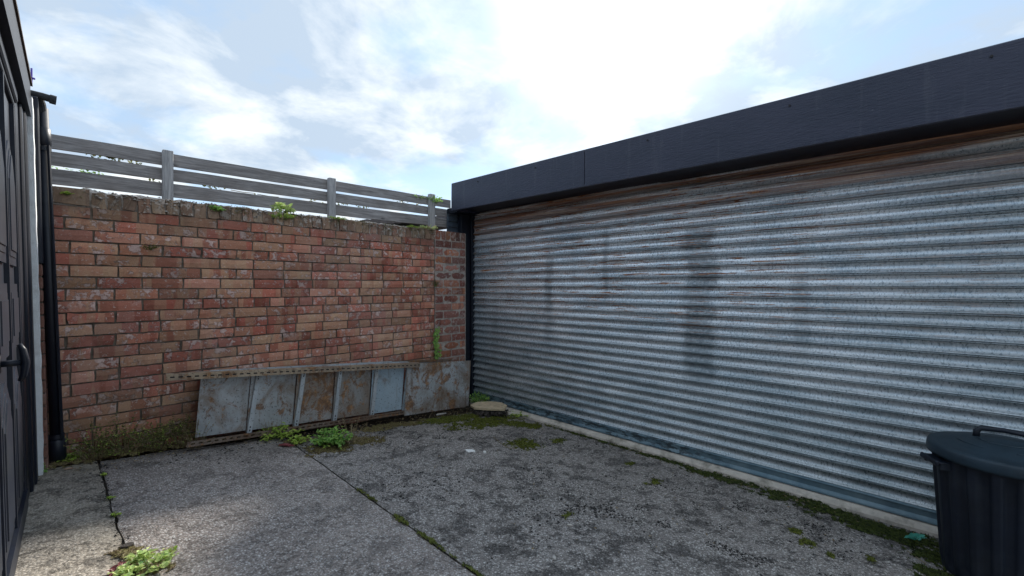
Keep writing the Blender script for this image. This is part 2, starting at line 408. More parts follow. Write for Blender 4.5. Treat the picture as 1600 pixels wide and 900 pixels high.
def m_sheet(name, paint, paint2, rust_amt, seed):
    m, t, b = mat(name); wp = t.scale(wpos(t), (1, 1, 1), (seed, seed * 2, 0))
    n = t.noise(wp, 5, 6, .65)
    c = t.mix(t.mapr(n, .35, .65), paint, paint2)
    c = t.mix(t.mapr(t.noise(wp, 3.5, 5, .7, .6), .60 - rust_amt * .24, .74 - rust_amt * .24, 0, .85), c, (.24, .19, .15))
    rm = t.mapr(t.noise(t.scale(wp, (1, 1, .8)), 9.5, 9, .78, .5), .63 - rust_amt * .16, .69 - rust_amt * .16)
    rc = t.ramp(t.noise(wp, 22, 5, .65), [(.3, (.085, .045, .03)), (.5, (.22, .105, .045)), (.62, (.40, .20, .07)), (.75, (.16, .09, .06))])
    c = t.mix(t.math('MULTIPLY', rm, .85), c, rc)
    dr = t.mapr(t.noise(t.scale(wp, (1, 1, .12)), 26, 5, .7), .56, .66, 0, .35 + rust_amt * .45)
    c = t.mix(dr, c, (.17, .10, .06))
    spk = t.mapr(t.noise(wp, 70, 3, .7), .60, .64, 0, .75)
    c = t.mix(spk, c, (.07, .055, .045))
    put(t, b, Base__Color=c, Roughness=t.mapr(rm, 0, 1, .5, .9), Metallic=t.mapr(rm, 0, 1, .12, 0))
    bump(t, b, t.math('MULTIPLY_ADD', rm, .5, t.noise(wp, 60, 4, .7)), .35, .002)
    return m
SH = [m_sheet('rusty_sheet_a', (.33, .35, .36), (.46, .48, .49), .55, 1.0), m_sheet('rusty_sheet_b', (.33, .35, .36), (.45, .47, .48), .55, 4.3),
      m_sheet('rusty_sheet_c', (.32, .32, .31), (.44, .43, .42), .95, 7.7), m_sheet('rusty_sheet_d', (.30, .30, .29), (.38, .37, .36), .75, 12.1),
      m_sheet('clean_sheet', (.36, .46, .53), (.43, .53, .60), .0, 15.5), m_sheet('rusty_sheet_e', (.38, .41, .43), (.47, .50, .52), .72, 21.9)]
STRIP = m_sheet('pale_steel_strip', (.38, .42, .45), (.50, .53, .55), .22, 31.0)
ANGLE = m_sheet('rusty_slotted_angle', (.36, .27, .18), (.50, .40, .29), .75, 44.0)
ANGLE_D = m_sheet('dark_rusty_angle', (.11, .075, .055), (.20, .13, .09), .6, 52.0)

def m_leaf(name, cols, seed=0):
    m, t, b = mat(name); wp = wpos(t)
    n = t.noise(wp, 38, 3, .7)
    c = t.ramp(n, [(.30 + .38 * i / (len(cols) - 1), c) for i, c in enumerate(cols)])
    put(t, b, Base__Color=c, Roughness=.55, Specular__IOR__Level=.35)
    try: b.inputs['Subsurface Weight'].default_value = 0
    except Exception: pass
    tr = t.add('ShaderNodeBsdfTranslucent', Color=c); ms = t.add('ShaderNodeMixShader', i0=.3, i1=b.outputs[0], i2=tr.outputs[0])
    out = [x for x in t.n if x.type == 'OUTPUT_MATERIAL'][0]; t.l.new(ms.outputs[0], out.inputs[0])
    return m
LF_Y = m_leaf('yellow_green_leaf', [(.22, .36, .05), (.42, .58, .10), (.62, .68, .18)])
LF_P = m_leaf('pale_green_leaf', [(.34, .55, .18), (.56, .72, .26), (.70, .76, .32), (.44, .70, .34)])
LF_G = m_leaf('green_leaf', [(.10, .28, .05), (.22, .46, .10), (.40, .60, .16), (.12, .36, .14)])
LF_D = m_leaf('dark_leaf', [(.05, .08, .025), (.12, .16, .04), (.24, .25, .08), (.09, .07, .04)])
LF_R = m_leaf('red_leaf', [(.16, .03, .035), (.34, .10, .11), (.22, .05, .05)])
LF_B = m_leaf('brown_leaf', [(.18, .12, .06), (.36, .27, .16), (.50, .41, .25)])
MOSS = m_leaf('moss', [(.03, .036, .012), (.09, .11, .02), (.20, .22, .035), (.06, .06, .025)])
MOSS_D = m_leaf('dark_moss', [(.014, .018, .010), (.035, .05, .014), (.10, .13, .025), (.03, .035, .02)])
MOSS_B = m_leaf('brown_moss', [(.07, .05, .03), (.18, .13, .07), (.26, .23, .09), (.10, .07, .045)])
STEM = m_simple('dry_stem', (.30, .24, .14), .8, 0, .3, 40, 0)
STEM_G = m_simple('green_stem', (.13, .17, .05), .7, 0, .3, 40, 0)
GRIT_D = m_simple('dark_grit', (.03, .028, .027), .95, 0, .5, 60, 0)
GRIT_L = m_simple('pale_grit', (.50, .47, .43), .9, 0, .4, 60, 0)

# ============================================================ SETTING
gm = MB(); H = 1500
xs = [-H, -.1, 3.30, H]; zs = [.27, .27, -.040, -.040]
for i in range(3): gm.add([(xs[i], -H, zs[i]), (xs[i + 1], -H, zs[i + 1]), (xs[i + 1], H, zs[i + 1]), (xs[i], H, zs[i])], [(0, 1, 2, 3)])
ground = struct(gm.build('ground', SOIL))

struct(MB().add([(-25, -30, .30), (-.1, -30, .30), (3.35, -30, -.01), (40, -30, -.01), (-25, -4.02, .30), (-.1, -4.02, .30), (3.35, -4.02, -.01), (40, -4.02, -.01)],
    [(0, 1, 5, 4), (1, 2, 6, 5), (2, 3, 7, 6)]).build('added_bounce_court', CON_A))  # unseen pale paving added behind the camera to bounce sunlight

def slab(name_mat, xl, xr, y0, y1, ragged=0.0, rg=.1):
    """one cast slab: top sheet with small unevenness and down-turned edges"""
    mb = MB(); nx = max(2, int((xr(0) - xl(0)) / .06)); ny = int((y1 - y0) / .06)
    idx = {}
    for j in range(ny + 1):
        for i in range(nx + 1):
            u = i / nx; v = j / ny; yy = y0 + (y1 - y0) * v; a, b_ = xl(yy), xr(yy); xx = a + (b_ - a) * u
            if j == ny: yy += ragged * (nz(xx * 3.1, 2) + .5 * nz(xx * 11, 7))
            edge = min(i, nx - i, ny - j)
            zz = gz(xx) + .004 * nz(xx * 2.3, yy * 2.3, 5) + .0015 * nz(xx * 12, yy * 12, 1) - (.006 if edge == 0 else 0)
            idx[i, j] = len(mb.v); mb.v.append((xx, yy, zz))
    for j in range(ny):
        for i in range(nx): mb.f.append((idx[i, j], idx[i + 1, j], idx[i + 1, j + 1], idx[i, j + 1]))
    ring = [idx[i, 0] for i in range(nx + 1)] + [idx[nx, j] for j in range(1, ny + 1)] + [idx[i, ny] for i in range(nx - 1, -1, -1)] + [idx[0, j] for j in range(ny - 1, 0, -1)]
    n0 = len(mb.v)
    for k in ring: v = mb.v[k]; mb.v.append((v[0], v[1], v[2] - .08))
    for k in range(len(ring)): k2 = (k + 1) % len(ring); mb.f.append((ring[k], n0 + k, n0 + k2, ring[k2]))
    return mb.build('concrete_slab', name_mat, ground, smooth=False)
j1 = lambda y: .114 + (3.73 - y) * .027 + .016 * nz(y * 5, 3) + .012 * nz(y * 19, 4) + .007 * nz(y * 47, 4)
j2 = lambda y: 1.152 + .007 * nz(y * 3, 9) + .003 * nz(y * 15, 4)
slab(CON_A, lambda y: -.6, lambda y: j1(y) - .005, -4, 3.70, .05)
slab(CON_B, lambda y: j1(y) + .004, lambda y: j2(y) - .005, -4, 3.68, .05)
slab(CON_C, lambda y: j2(y) + .005, lambda y: 3.285 + .01 * nz(y * 4, 8), -4, 3.50, .07)

# ============================================================ BRICK WALL
WY = 3.84; COPT = 1.982; COPB = 1.874; CP = .0746
def brick_mesh(name, L, Hh, D, mt, rough, seed):
    """brick with its origin at the middle of the front face; uneven front, chipped arrises"""
    r = random.Random(seed); mb = MB(); nx, nzz = 5, 2
    vs = []
    for k in range(nzz + 1):
        for i in range(nx + 1):
            x = -L / 2 + L * i / nx; z = -Hh / 2 + Hh * k / nzz
            e = (i in (0, nx)) + (k in (0, nzz))
            y = (.003 * e if e else 0) + r.uniform(-1, 1) * rough * .5
            x += r.uniform(-1, 1) * rough * (.6 if i in (0, nx) else 1); z += r.uniform(-1, 1) * rough * .45
            vs.append((x, y, z))
    fs = [(k * (nx + 1) + i, k * (nx + 1) + i + 1, (k + 1) * (nx + 1) + i + 1, (k + 1) * (nx + 1) + i) for k in range(nzz) for i in range(nx)]
    n = len(vs)
    ring = [i for i in range(nx + 1)] + [k * (nx + 1) + nx for k in range(1, nzz + 1)] + [nzz * (nx + 1) + i for i in range(nx - 1, -1, -1)] + [k * (nx + 1) for k in range(nzz - 1, 0, -1)]
    for q in ring: vs.append((vs[q][0], D, vs[q][2]))
    m_ = len(ring)
    for q in range(m_): q2 = (q + 1) % m_; fs.append((ring[q2], ring[q], n + q, n + q2))
    mb.add(vs, fs); return mb.mesh(name, mt)
STR = [brick_mesh('brick_stretcher', .215, .0655, .09, BR, .0034, s) for s in range(9)]
STR_S = [brick_mesh('brick_spalled', .213, .065, .09, BR, .010, s + 50) for s in range(4)]
HDR = [brick_mesh('brick_header', .103, .0655, .09, BR, .0036, s + 20) for s in range(5)]
wall = thing('brick_wall', 'weathered red brick garden wall with crumbling mossy coping below the grey slat fence', 'wall', (-.3, WY, .27))
def wp_(p): return Vector(p) - wall.location
mb = MB(); mb.box(0, 2.745 + .3, .012, .205, -.4, COPB - .27); mb.build('mortar_bed', MORTAR, wall)
hidden = MB()
course = 0; z = COPB - CP / 2
bricks = []
while z > .05:
    header_course = course in (8, 14, 19)
    x = -.13 - (.1125 if course % 2 else 0) + R.uniform(-.02, .02)
    while x < 2.745:
        hd = header_course and R.random() < .72 or (not header_course and R.random() < .03)
        w = .1125 if hd else .225
        x1 = x + w
        if x1 > 2.75 and x < 2.72: pass
        cxm = x + w / 2
        if x1 > .30 - .5 and x < 2.72 and z + .03 > gz(cxm) - .02 and x1 > -.16:
            if x1 > 2.745: w = 2.742 - x; cxm = x + w / 2; hd = w < .15
            if w < .04: break
            if .72 < cxm and z < .70 - .068 * (cxm - .6) - .04: hidden.box(x + .005 + .3, x1 - .005 + .3, .004, .09, z - .033 - .27, z + .033 - .27)
            else: bricks.append((cxm, z, hd, w))
        x = x1
    z -= CP; course += 1
for cxm, z, hd, w in bricks:
    me = R.choice(HDR) if hd else (R.choice(STR_S) if R.random() < .13 else R.choice(STR))
    o = link('brick', me, wall, (cxm + .3, R.uniform(-.003, .004), z - .27 + R.uniform(-.0012, .0012) + .002 * nz(cxm * 1.5, z * 9)), (0, R.uniform(-.005, .005) + (math.pi if R.random() < .5 else 0), R.uniform(-.008, .008)))
    if w not in (.1125, .225): o.scale.x = (w - .010) / (.103 if hd else .215)
hidden.build('brick_course', BR, wall)['kind'] = 'stuff'
print('wall bricks', len(bricks))
# coping: bricks on edge, worn
COP = [brick_mesh('coping_brick', .066, .100, .10, BR_C, .008, s + 70) for s in range(7)]
COP2 = brick_mesh('coping_brick_long', .19, .100, .10, BR_C, .008, 91)
x = -.12; k = 0
cb = link('brick', COP2, wall, (-.02 + .3, .002, (COPT + COPB) / 2 - .27 + .006)); x = .085
while x < 2.70:
    w = R.uniform(.070, .082)
    drop = -.004 * abs(nz(x * 4, 1)) * 4
    link('brick', R.choice(COP), wall, (x + w / 2 + .3, R.uniform(-.008, .008), (COPT + COPB) / 2 - .27 + drop + R.uniform(-.004, .004)), (R.uniform(-.06, .06), R.uniform(-.06, .06), R.uniform(-.05, .05)))
    x += w; k += 1
mb = MB(); n = 150   # lumpy mortar and soil along the top
vs = []
for i in range(n + 1):
    xx = -.15 + 2.9 * i / n
    for j in range(5):
        yy = .012 + j * .048
        h = .028 + .018 * nz(xx * 7, j * .9) + .016 * nz(xx * 23, j * 2.1) - (.035 if j in (0, 4) else 0) - (.012 if j == 0 else 0)
        vs.append((xx + .3, yy + .006 * nz(xx * 19, j), COPT - .27 - .022 + h))
    vs.append((xx + .3, .204, COPB - .27)); vs.append((xx + .3, .02, COPB - .27))
fs = []
for i in range(n):
    for j in range(7):
        a = i * 7 + j; b_ = i * 7 + (j + 1) % 7; fs.append((a, b_, b_ + 7, a + 7))
mb.add(vs, fs).build('coping_mortar', COPE_MORTAR, wall)

mb = MB()
for k in range(420):
    xx = R.uniform(.05, 2.72); 
    if nz(xx * 3, 7) < -.1: continue
    chip(mb, Vector((xx + .3, R.uniform(-.004, .003), COPT - .27 - abs(R.gauss(0, .03)))), R.uniform(.005, .016), R.uniform(.3, .9))
mb.build('mortar_crumbs', COPE_MORTAR, wall)['kind'] = 'stuff'
# pier
pier = thing('brick_pier', 'dark red old brick pier with pale mortar between garden wall and shutter jamb', 'pier', (2.745, WY, .0))
MB().box(.002, .43, .006, .21, -.1, 1.972).build('mortar_bed', MORTAR_P, pier)
PS = [brick_mesh('pier_stretcher', .213, .070, .1, BR_P, .004, s + 120) for s in range(6)]
PH = [brick_mesh('pier_header', .10, .070, .1, BR_P, .004, s + 140) for s in range(4)]
z = 1.98 - .052
for k in range(6): link('brick', R.choice([brick_mesh('pier_soldier', .064, .098, .1, BR_P, .005, 160 + k)]), pier, (.038 + k * .0705, R.uniform(-.003, .003), z))
z = 1.98 - .105 - .043; c = 0
while z > 0:
    lay = [.225, .2] if c % 2 == 0 else [.1125, .225, .0875]
    x = 0.0
    for w in lay:
        me = R.choice(PS) if w > .15 else R.choice(PH)
        o = link('brick', me, pier, (x + w / 2, R.uniform(-.004, .004), z), (0, 0, R.uniform(-.012, .012)))
        o.scale.x = (w - .016) / (.213 if w > .15 else .10)
        x += w
    z -= .0866; c += 1

# ============================================================ FENCE
fence = thing('slat_fence', 'grey weathered horizontal slat fence on square posts behind the brick wall', 'fence', (0, 4.1, 0))
posts = [(.498, .064), (1.72, .066), (2.86, .072)]
for i, (px_, w) in enumerate(posts):
    MB().bbox(px_ - w / 2, px_ + w / 2, -.055, -.003, .3, EYE + (1.008, 1.022, 1.045)[i], .004).build('post', WOODP, fence)
ends = [-1.9, -.72, .498, 1.72, 2.86, 3.16]
bl = []
for bay in range(5):
    xa, xb = ends[bay] + .004, ends[bay + 1] - .004
    for (zb, zt) in ((.905, .997), (.795, .882), (.672, .772)):
        L = xb - xa; mb = MB(); nseg = 10; vs = []
        sd_ = R.uniform(0, 50)
        for i in range(nseg + 1):
            xx = xa + L * i / nseg; lift = .010 * (xx - .5); wob = .0035 * nz(xx * 2.2, sd_)
            for (yy, zz) in ((0, zb), (.022, zb), (.022, zt), (0, zt)):
                vs.append((xx - (xa + xb) / 2, yy + .003 * nz(xx * 1.4, sd_ + 9), EYE + zz + lift + wob - 2.2))
        fs = [(i * 4 + k, i * 4 + (k + 1) % 4, (i + 1) * 4 + (k + 1) % 4, (i + 1) * 4 + k) for i in range(nseg) for k in range(4)] + [(3, 2, 1, 0), (nseg * 4, nseg * 4 + 1, nseg * 4 + 2, nseg * 4 + 3)]
        mb.add(vs, fs).build('slat', WOOD, fence, loc=((xa + xb) / 2, 0, 2.2))
# shed behind the fence
shed = thing('shed', 'low shed with grey ribbed sloping roof glimpsed through the fence gaps beside the garage', 'shed', (2.9, 4.9, 0))
MB().box(-.55, .9, -.45, 1.2, -.1, 1.98).build('wall', NAVY, shed)
mb = MB(); nr = 40
vs = []
for i in range(nr + 1):
    u = i / nr; xx = -.75 + 1.7 * u; zz = EYE + .70 + .20 * min(u * 1.35, 1) + (.008 if i % 2 else 0)
    vs += [(xx, -.6, zz), (xx, 1.4, zz), (xx, 1.4, zz - .06), (xx, -.6, zz - .06)]
fs = [(i * 4 + k, (i + 1) * 4 + k, (i + 1) * 4 + (k + 1) % 4, i * 4 + (k + 1) % 4) for i in range(nr) for k in range(4)]
mb.add(vs, fs).build('roof', m_simple('grey_ribbed_roof', (.16, .16, .18), .8, 0, .3, 12, .4), shed)

# ============================================================ RIGHT GARAGE WITH SHUTTER
gar = thing('garage', 'flat roofed garage with dark fascia above a wide rusty galvanised roller shutter', 'garage', (3.35, 0, 0))
def g_(mbx, name, m, **k): return mbx.build(name, m, gar, **k)
YE = 3.86; YS = -1.8  # near end is unseen, cut short to let more sunlight in
def fz(y): return (3.84 - y) / 4.14
def fascia_board(ya, yb):
    mb = MB(); vs = []
    n = max(2, int(abs(yb - ya) / .25))
    for i in range(n + 1):
        y = ya + (yb - ya) * i / n; f = fz(y); zb = EYE + .8525 - .040 * f; zt = EYE + 1.153 - .038 * f
        w = .002 * nz(y * 1.5, 3)
        for (x_, z_) in ((-.38 + w, zb), (-.376 + w, zt - .006), (-.370, zt), (-.352, zt), (-.352, zb + .008), (-.352, zb)):
            vs.append((x_, y, z_))
    fs = [(i * 6 + k, (i + 1) * 6 + k, (i + 1) * 6 + (k + 1) % 6, i * 6 + (k + 1) % 6) for i in range(n) for k in range(6)]
    fs += [tuple(range(6)), tuple(n * 6 + k for k in range(5, -1, -1))]
    mb.add(vs, fs); return mb
for ya, yb in ((3.85, 2.063), (2.057, -.9), (-.906, YS - .02)):
    o = g_(fascia_board(ya, yb), 'fascia_board', FASCIA)
g_(MB().box(-.352, -.349, 2.05, 2.07, EYE + .83, EYE + 1.12), 'joint_cover', WHITEP)
for yy in (3.4, 2.6, 1.5, .6, -.2):
    f = fz(yy); mb = MB(); mb.tube([(-.378, yy, EYE + 1.10 - .038 * f), (-.384, yy, EYE + 1.10 - .038 * f)], .006, 8); g_(mb, 'screw', DARKGAP)
mb = MB(); vs = []
for i in range(29):
    y = 3.85 - (3.85 - YS) * i / 28; f = fz(y); zb = EYE + .8525 - .040 * f
    for (x_, z_) in ((-.383, zb - .008), (-.383, zb + .006), (-.374, zb + .010), (-.352, zb - .003), (-.352, zb - .008)): vs.append((x_, y, z_))
mb.add(vs, [(i * 5 + k, (i + 1) * 5 + k, (i + 1) * 5 + (k + 1) % 5, i * 5 + (k + 1) % 5) for i in range(28) for k in range(5)]); g_(mb, 'drip_trim', FASCIA)
# fascia end and soffit
mb = MB(); mb.box(-.350, .25, 3.80, 3.846, EYE + .853, EYE + 1.135); g_(mb, 'fascia_end', FASCIA)
mb = MB(); n = 12; vs = []
for i in range(n + 1):
    y = 3.80 - (3.80 - YS) * i / n; f = fz(y); z_ = EYE + .866 - .040 * f
    vs += [(-.350, y, z_), (.12, y, z_), (.12, y, z_ + .02), (-.350, y, z_ + .02)]
mb.add(vs, [(i * 4 + k, i * 4 + (k + 1) % 4, (i + 1) * 4 + (k + 1) % 4, (i + 1) * 4 + k) for i in range(n) for k in range(4)]); g_(mb, 'soffit', NAVY)
g_(MB().add([(-.362, 3.84, EYE + 1.135), (-.362, YS, EYE + 1.07), (6, YS, EYE + 1.09), (6, 3.84, EYE + 1.12)], [(0, 1, 2, 3)]), 'roof', BLACKR)
g_(MB().box(.10, .22, YS, 3.84, 1.9, 2.18), 'header_wall', NAVY)
g_(MB().box(.08, 6, 3.995, 4.06, -.1, 2.30), 'side_wall', NAVY)
g_(MB().box(-.30, .2, 3.846, 4.03, EYE + .84, EYE + .90), 'soffit', NAVY)
g_(MB().box(.4, 6, YS, YS + .1, -.1, 2.4), 'end_wall', NAVY)
# cladding boards above the pier
CLAD = m_simple('blue_grey_cladding', (.055, .075, .10), .5, 0, .2, 12, .3, (.09, .10, .12), .4)
for k in range(5):
    z0 = 1.93 + k * .066
    mb = MB(); mb.add([(-.30, 4.00, z0), (.05, 4.00, z0), (.05, 4.015, z0 + .064), (-.30, 4.015, z0 + .064), (-.30, 4.04, z0), (.05, 4.04, z0), (.05, 4.04, z0 + .064), (-.30, 4.04, z0 + .064)],
           [(0, 1, 2, 3), (0, 4, 5, 1), (3, 2, 6, 7), (0, 3, 7, 4), (1, 5, 6, 2)])
    g_(mb, 'cladding_board', CLAD)
# jamb and guide channel
g_(MB().bbox(-.172, .06, 3.930, 3.99, -.02, EYE + .87, .004), 'jamb', NAVY)
g_(MB().bbox(-.036, .03, 3.905, 3.928, .0, EYE + .87, .003), 'guide_channel', NAVY)
g_(MB().bbox(-.045, .16, YS, YS + .06, .0, EYE + .8, .003), 'guide_channel', NAVY)
# roller shutter
shutter = link('roller_shutter', None, gar, (0, 0, 0))
def slat_mesh():
    pr = [(.018, 1.0), (.018, .972), (-.009, .968), (-.0140, .958), (-.0165, .935), (-.0145, .908), (-.009, .894), (.014, .890), (.014, .850), (.0085, .79), (.0125, .70), (.0142, .58), (.0134, .46), (.0104, .34), (.0055, .22), (-.002, .13), (-.009, .060), (-.010, .036), (.018, .030), (.018, 0.0)]
    vs = []; ny = 24
    for j in range(ny + 1):
        y = YS + .05 + (3.91 - YS - .05) * j / ny
        for (d, z_) in pr: vs.append((d + .0012 * nz(y * 1.3, z_ * 2), y, z_ * .0752))
    m_ = len(pr)
    fs = [(j * m_ + k, j * m_ + k + 1, (j + 1) * m_ + k + 1, (j + 1) * m_ + k) for j in range(ny) for k in range(m_ - 1)]
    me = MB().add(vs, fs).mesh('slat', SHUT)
    for k, p in enumerate(me.polygons): p.use_smooth = (9 <= k % (m_ - 1) <= m_ - 5)
    return me
sm = slat_mesh()
def zl(i): return EYE + (10 - i) * (.0775 if i < 10 else .0732)
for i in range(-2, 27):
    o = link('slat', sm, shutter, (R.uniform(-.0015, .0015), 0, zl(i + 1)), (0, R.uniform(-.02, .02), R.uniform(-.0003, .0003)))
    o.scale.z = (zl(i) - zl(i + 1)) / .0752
mb = MB(); zt = zl(27)
vs = []; ny = 40
for j in range(ny + 1):
    y = YS + .05 + (3.91 - YS - .05) * j / ny; w = .0025 * nz(y * 2, 7)
    for (d, z_) in ((-.002, zt), (-.010, zt - .006), (-.012, zt - .012), (-.004 + w, zt - .02), (-.002 + w, zt - .05), (-.010, zt - .068), (-.012, zt - .078), (.03, zt - .078)): vs.append((d, y, z_))
mb.add(vs, [(j * 8 + k, (j + 1) * 8 + k, (j + 1) * 8 + k + 1, j * 8 + k + 1) for j in range(ny) for k in range(7)])
mb.build('bottom_rail', RAIL, shutter)
MB().box(.06, .078, YS, 3.92, 0, 2.25).build('backing', DARKGAP, gar)
# sill
mb = MB(); ny = 120; vs = []
for j in range(ny + 1):
    y = YS + (3.92 - YS) * j / ny
    e = .008 * nz(y * 6, 2) + .006 * nz(y * 21, 5)
    for (x_, z_) in ((-.058 + e, -.03), (-.055 + e, .016), (-.044 + e * .5, .026 + .003 * nz(y * 14, 1)), (-.005, .040), (.06, .042)): vs.append((x_, y, z_))
mb.add(vs, [(j * 5 + k, j * 5 + k + 1, (j + 1) * 5 + k + 1, (j + 1) * 5 + k) for j in range(ny) for k in range(4)])
g_(mb, 'sill', SILL)

# ============================================================ LEFT BUILDING
lean = lambda v: Vector((v.x - .021 * (v.z - .31), v.y, v.z))
plean = lambda v: Vector((v.x - .032 * (v.z - .31), v.y, v.z))
lb = thing('outbuilding', 'navy black panelled garage building along the left edge with a white painted jamb strip', 'building', (0, 0, 0))
def l_(mbx, name, m, parent=None, **k): return mbx.build(name, m, parent or lb, fn=lean, **k)
l_(MB().box(-3.2, -.20, -1.4, 3.80, .1, 2.28), 'wall', NAVY)  # unseen near end shortened so more sky lights the shutter
l_(MB().box(-3.3, -.114, -1.5, 3.54, 2.30, 2.47), 'eaves_board', NAVY)
l_(MB().box(-3.3, -.106, -1.5, 3.56, 2.474, 2.486), 'roof', m_simple('roof_edge_felt', (.10, .075, .06), .9, 0, .4, 15, .5))
door = link('garage_door', None, lb)
l_(MB().box(-.20, -.165, .4, 3.12, .315, 2.24), 'door_leaf', DOORP, door)
def panel(mb, y0, y1, z0, z1, arch=0.0):
    """raised-and-fielded panel: three stepped mouldings with an arched top"""
    for (ins, h) in ((0, .010), (.022, .004), (.036, .013), (.062, .017)):
        n = 8; top = []
        for i in range(n + 1):
            u = i / n; yy = y0 + ins + (y1 - y0 - 2 * ins) * u
            top.append((yy, z1 - ins - arch + arch * math.sin(math.pi * u) ** 1.5))
        ptsb = [(y0 + ins, z0 + ins)] + top[::1] + [(y1 - ins, z0 + ins)]
        nn = len(ptsb); base = [(-.166, a, b) for a, b in ptsb]; tp = [(-.165 + h, a + (.004 if a < (y0 + y1) / 2 else -.004), b) for a, b in ptsb]
        fs = [tuple(range(2 * nn - 1, nn - 1, -1))] + [(k, (k + 1) % nn, nn + (k + 1) % nn, nn + k) for k in range(nn)]
        mb.add(base + tp, fs)
for col in range(6):
    y1 = 3.03 - col * .44; y0 = y1 - .36
    for (z0, z1, a) in ((.42, 1.02, .10), (1.10, 1.38, .0), (1.46, 2.0, .12)) if True else ():
        mb = MB(); panel(mb, y0, y1, z0, z1, a); l_(mb, 'panel', DOORP, door)
for k in range(6):
    y0 = 3.075 - k * .44
    l_(MB().box(-.166, -.150, y0 - .012, y0 + .012, .33, 2.22), 'stile_bead', DOORP, door)
l_(MB().box(-.166, -.145, .4, 3.10, .318, .40), 'bottom_rail', DOORP, door)
hd = MB(); hy = 2.30; hz = 1.10
hd.tube([(-.165, hy, hz), (-.11, hy, hz)], .011, 8)
hd.tube([(-.112, hy, hz - .065), (-.104, hy, hz - .045), (-.098, hy, hz), (-.104, hy, hz + .045), (-.112, hy, hz + .065)], [.007, .010, .012, .010, .007], 8)
hd.tube([(-.166, hy, hz), (-.155, hy, hz)], .032, 16)
l_(hd, 'handle', NAVY, door, smooth=True)
# frame: post with grooves, head
fr = MB(); fr.bbox(-.205, -.150, 3.13, 3.30, .30, 2.30, .006); fr.bbox(-.205, -.138, 3.306, 3.42, .30, 2.30, .006); fr.bbox(-.205, -.130, 3.425, 3.545, .30, 2.30, .006)
l_(fr, 'door_frame', NAVY)
fr = MB(); fr.bbox(-.205, -.14, .3, 3.13, 2.242, 2.30, .006); fr.bbox(-.20, -.150, .3, 3.13, 2.222, 2.241, .004)
l_(fr, 'door_head', NAVY)
# white painted strip, uneven
mb = MB(); n = 70; vs = []
for i in range(n + 1):
    z_ = .315 + 2.10 * i / n; e = .004 * nz(z_ * 17, 3); e2 = .005 * nz(z_ * 11, 9); taper = -.012 * max(0, 1 - (z_ - .3) / .5)
    vs += [(-.150, 3.555 + e, z_), (-.109 + e2 * .6 + taper * .3, 3.552 + e, z_), (-.107 + e2 * .6 + taper * .3, 3.60, z_), (-.150, 3.60, z_)]
mb.add(vs, [(i * 4 + k, i * 4 + (k + 1) % 4, (i + 1) * 4 + (k + 1) % 4, (i + 1) * 4 + k) for i in range(n) for k in range(4)] + [(3, 2, 1, 0), (n * 4, n * 4 + 1, n * 4 + 2, n * 4 + 3)])
l_(mb, 'jamb_strip', WHITEP)
# brick reveal
for k in range(16):
    z0 = .31 + k * .0746
    l_(MB().bbox(-.16, -.095, 3.64 + R.uniform(-.004, .004), 3.80, z0, z0 + .066, .005), 'brick', BRICKDUST)
l_(MB().bbox(-.17, -.090, 3.612, 3.79, 1.50, 2.44, .004), 'corner_board', NAVY)
l_(MB().box(-.2, -.10, 3.66, 3.80, .25, 1.52), 'reveal_core', MORTAR)
# downpipe
pipe = thing('downpipe', 'black plastic downpipe in the corner beside the white painted strip', 'downpipe', (0, 0, 0))
PX, PY = -.058, 3.755
mb = MB(); mb.tube([(PX, PY, .42), (PX, PY, 2.42)], .029, 20); mb.build('pipe', PLASTIC, pipe, smooth=True, fn=plean)
mb = MB(); mb.tube([(PX, PY, .30), (PX, PY, .33), (PX + .0, PY, .335), (PX, PY, .44), (PX, PY, .445), (PX, PY, .455)], [.029, .031, .038, .038, .035, .029], 20); mb.build('socket', PLASTIC, pipe, smooth=True, fn=plean)
mb = MB(); mb.tube([(PX, PY, 2.20), (PX, PY, 2.205), (PX, PY, 2.30), (PX, PY, 2.305)], [.029, .035, .035, .029], 20); mb.build('socket', PLASTIC, pipe, smooth=True, fn=plean)
for zz in (.47, 2.18):
    mb = MB(); mb.tube([(PX, PY, zz - .012), (PX, PY, zz + .012)], .034, 20); mb.bbox(PX - .09, PX - .03, PY - .02, PY + .02, zz - .012, zz + .012, .002)
    mb.build('bracket', PLASTIC, pipe, fn=plean)
mb = MB(); mb.tube([(PX + .022, PY - .03, .45), (PX + .022, PY - .03, 2.2)], .008, 6); mb.build('cable', PLASTIC, pipe, fn=plean)
# gutter end
gut = thing('gutter_outlet', 'short black gutter pipe poking out above the downpipe', 'gutter', (-.12, 3.66, 2.458))
mb = MB(); mb.tube([(-.05, -.01, .006), (.0, .0, .004), (.045, .002, -.002)], [.017, .020, .021], 12)
mb.build('pipe', BLACKR, gut)
mb = MB(); mb.tube([(.030, .001, -.001), (.056, .003, -.003)], .026, 14); mb.build('collar', BLACKR, gut)
mb = MB(); mb.tube([(-.015, .02, .0), (-.014, .075, -.02), (-.008, .095, -.07)], [.020, .028, .029], 14); mb.build('elbow', BLACKR, gut)
